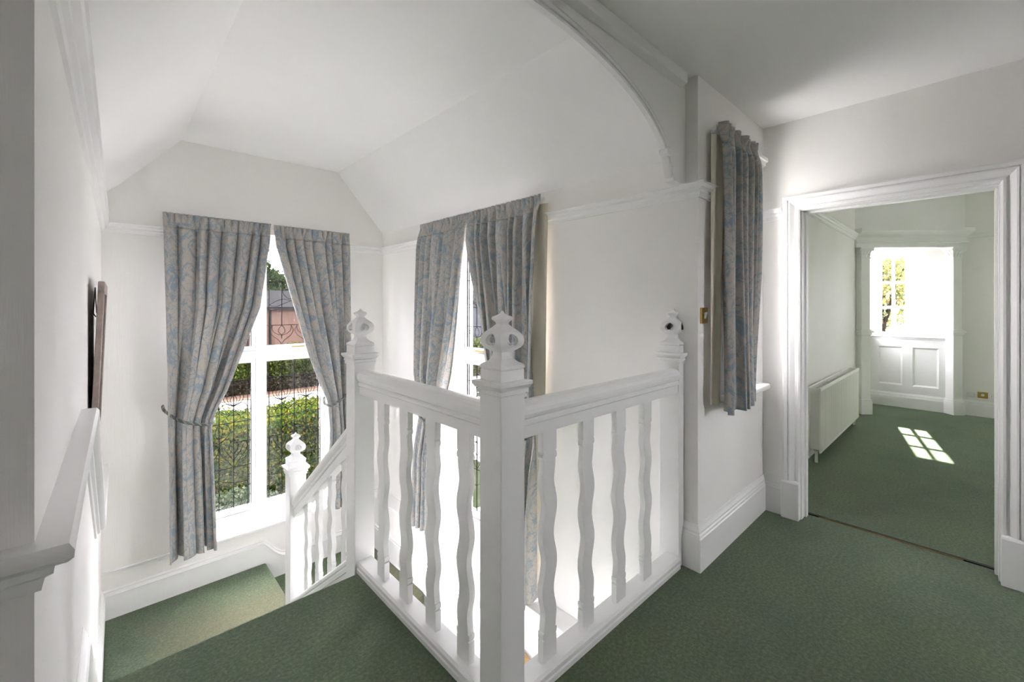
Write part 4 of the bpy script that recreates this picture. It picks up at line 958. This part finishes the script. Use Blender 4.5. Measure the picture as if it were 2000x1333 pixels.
def house(x, y, wx, wy, eaves, ridge, mat, roof, label, wins, along='x'):
    r = tag(empty('house', (x, y, GROUND)), label, 'house')
    mm = MB(); mm.box(0, wx, 0, wy, 0, eaves)
    if along == 'y': mm.prism([(0, eaves), (wx, eaves), (wx / 2, ridge)], 0.0, wy, 'y')
    mm.build('wall', mat, r)
    mm = MB()
    if along == 'y':
        for s in (0, 1):
            a = (-0.35 if s == 0 else wx + 0.35, eaves - 0.25); b = (wx / 2, ridge + 0.05)
            mm.prism([a, b, (b[0], b[1] + 0.22), (a[0], a[1] + 0.22)], -0.35, wy + 0.35, 'y')
    else:
        for s in (0, 1):
            a = (-0.35 if s == 0 else wy + 0.35, eaves - 0.15); b = (wy / 2, ridge)
            mm.prism([a, b, (b[0], b[1] + 0.22), (a[0], a[1] + 0.22)], -0.35, wx + 0.35, 'x')
    mm.build('roof', roof, r)
    for (wx0, wz0, ww, wh) in wins:
        f = MB(); f.box(wx0, wx0 + ww, -0.06, 0.02, wz0, wz0 + wh); fo = f.build('window', 'plastic', r)
        g = MB()
        for i in range(2): g.box(wx0 + 0.08 + i * (ww - 0.08) / 2, wx0 + (i + 1) * (ww - 0.08) / 2, -0.075, -0.05, wz0 + 0.08, wz0 + wh - 0.08)
        g.build('pane', 'slate', fo)
    mm = MB(); mm.tube([(0.55, -0.07, 0), (0.55, -0.07, eaves - 0.1)], 0.07, 8); mm.build('downpipe', 'slate', r)
    return r
house(9.0, 39.0, 11.0, 9.0, 4.35, 5.7, 'brick', 'slate', 'red brick house with dark roof across the road', [(3.2, 1.0, 1.6, 1.4), (6.8, 1.0, 1.6, 1.4)], 'x')
house(-6.0, 41.0, 9.0, 8.0, 4.2, 6.6, 'brick', 'slate', 'second red brick house partly behind the curtain', [(2.0, 1.0, 1.5, 1.3), (5.5, 1.0, 1.5, 1.3)], 'x')
house(27.0, 34.0, 12.0, 8.0, 4.6, 7.0, 'render', 'slate', 'pale grey house seen through the side window', [(2.0, 1.2, 1.6, 1.3), (7.0, 1.2, 1.6, 1.3)], 'x')
shrub(9.6, 33.0, 1.6, 2400, 0.12, 'hedge2', 'round green bush in front of the red brick house')
tree(12.5, 56.0, 7.0, 4.5, 3.4, 15000, 0.16, 'treeleaf', 'tall green tree behind the red brick house')
tree(21.0, 60.0, 7.5, 5.0, 4.0, 12000, 0.17, 'treeleaf', 'broad green tree behind the red brick house')
tree(-3.0, 64.0, 7.0, 4.5, 3.6, 9000, 0.18, 'treeleaf', 'rounded green tree further along behind the houses')
tree(34.0, 50.0, 8.0, 4.5, 4.0, 9000, 0.18, 'treeleaf', 'green tree standing behind the pale grey house')
hedge(12, 40, 22.0, 23.6, 1.5, 0.14, 9000, 'hedge2', 'twig', 'low hedge across the garden of the pale grey house', wob=0.15)
tree(9.6, 4.6, 9.3, 2.5, 2.3, 9000, 0.20, 'treeleaf', 'leafy tree added to keep the sun off the side window', trunk=0.2)  # added sun blocker, crown stands between the sun and the side window
for i, (x, y, h, lb) in enumerate(((19.0, 2.2, 5.2, 'yellow autumn tree outside the nook window'), (22.5, 6.0, 4.6, 'golden autumn tree beside the garden tree'), (16.0, 7.6, 4.0, 'green and yellow tree at the side of the nook'))):
    tree(x, y, h, 1.45, 2.0, 7000, 0.065, 'autumn', lb, 'autumn trees outside the nook', trunk=0.16)
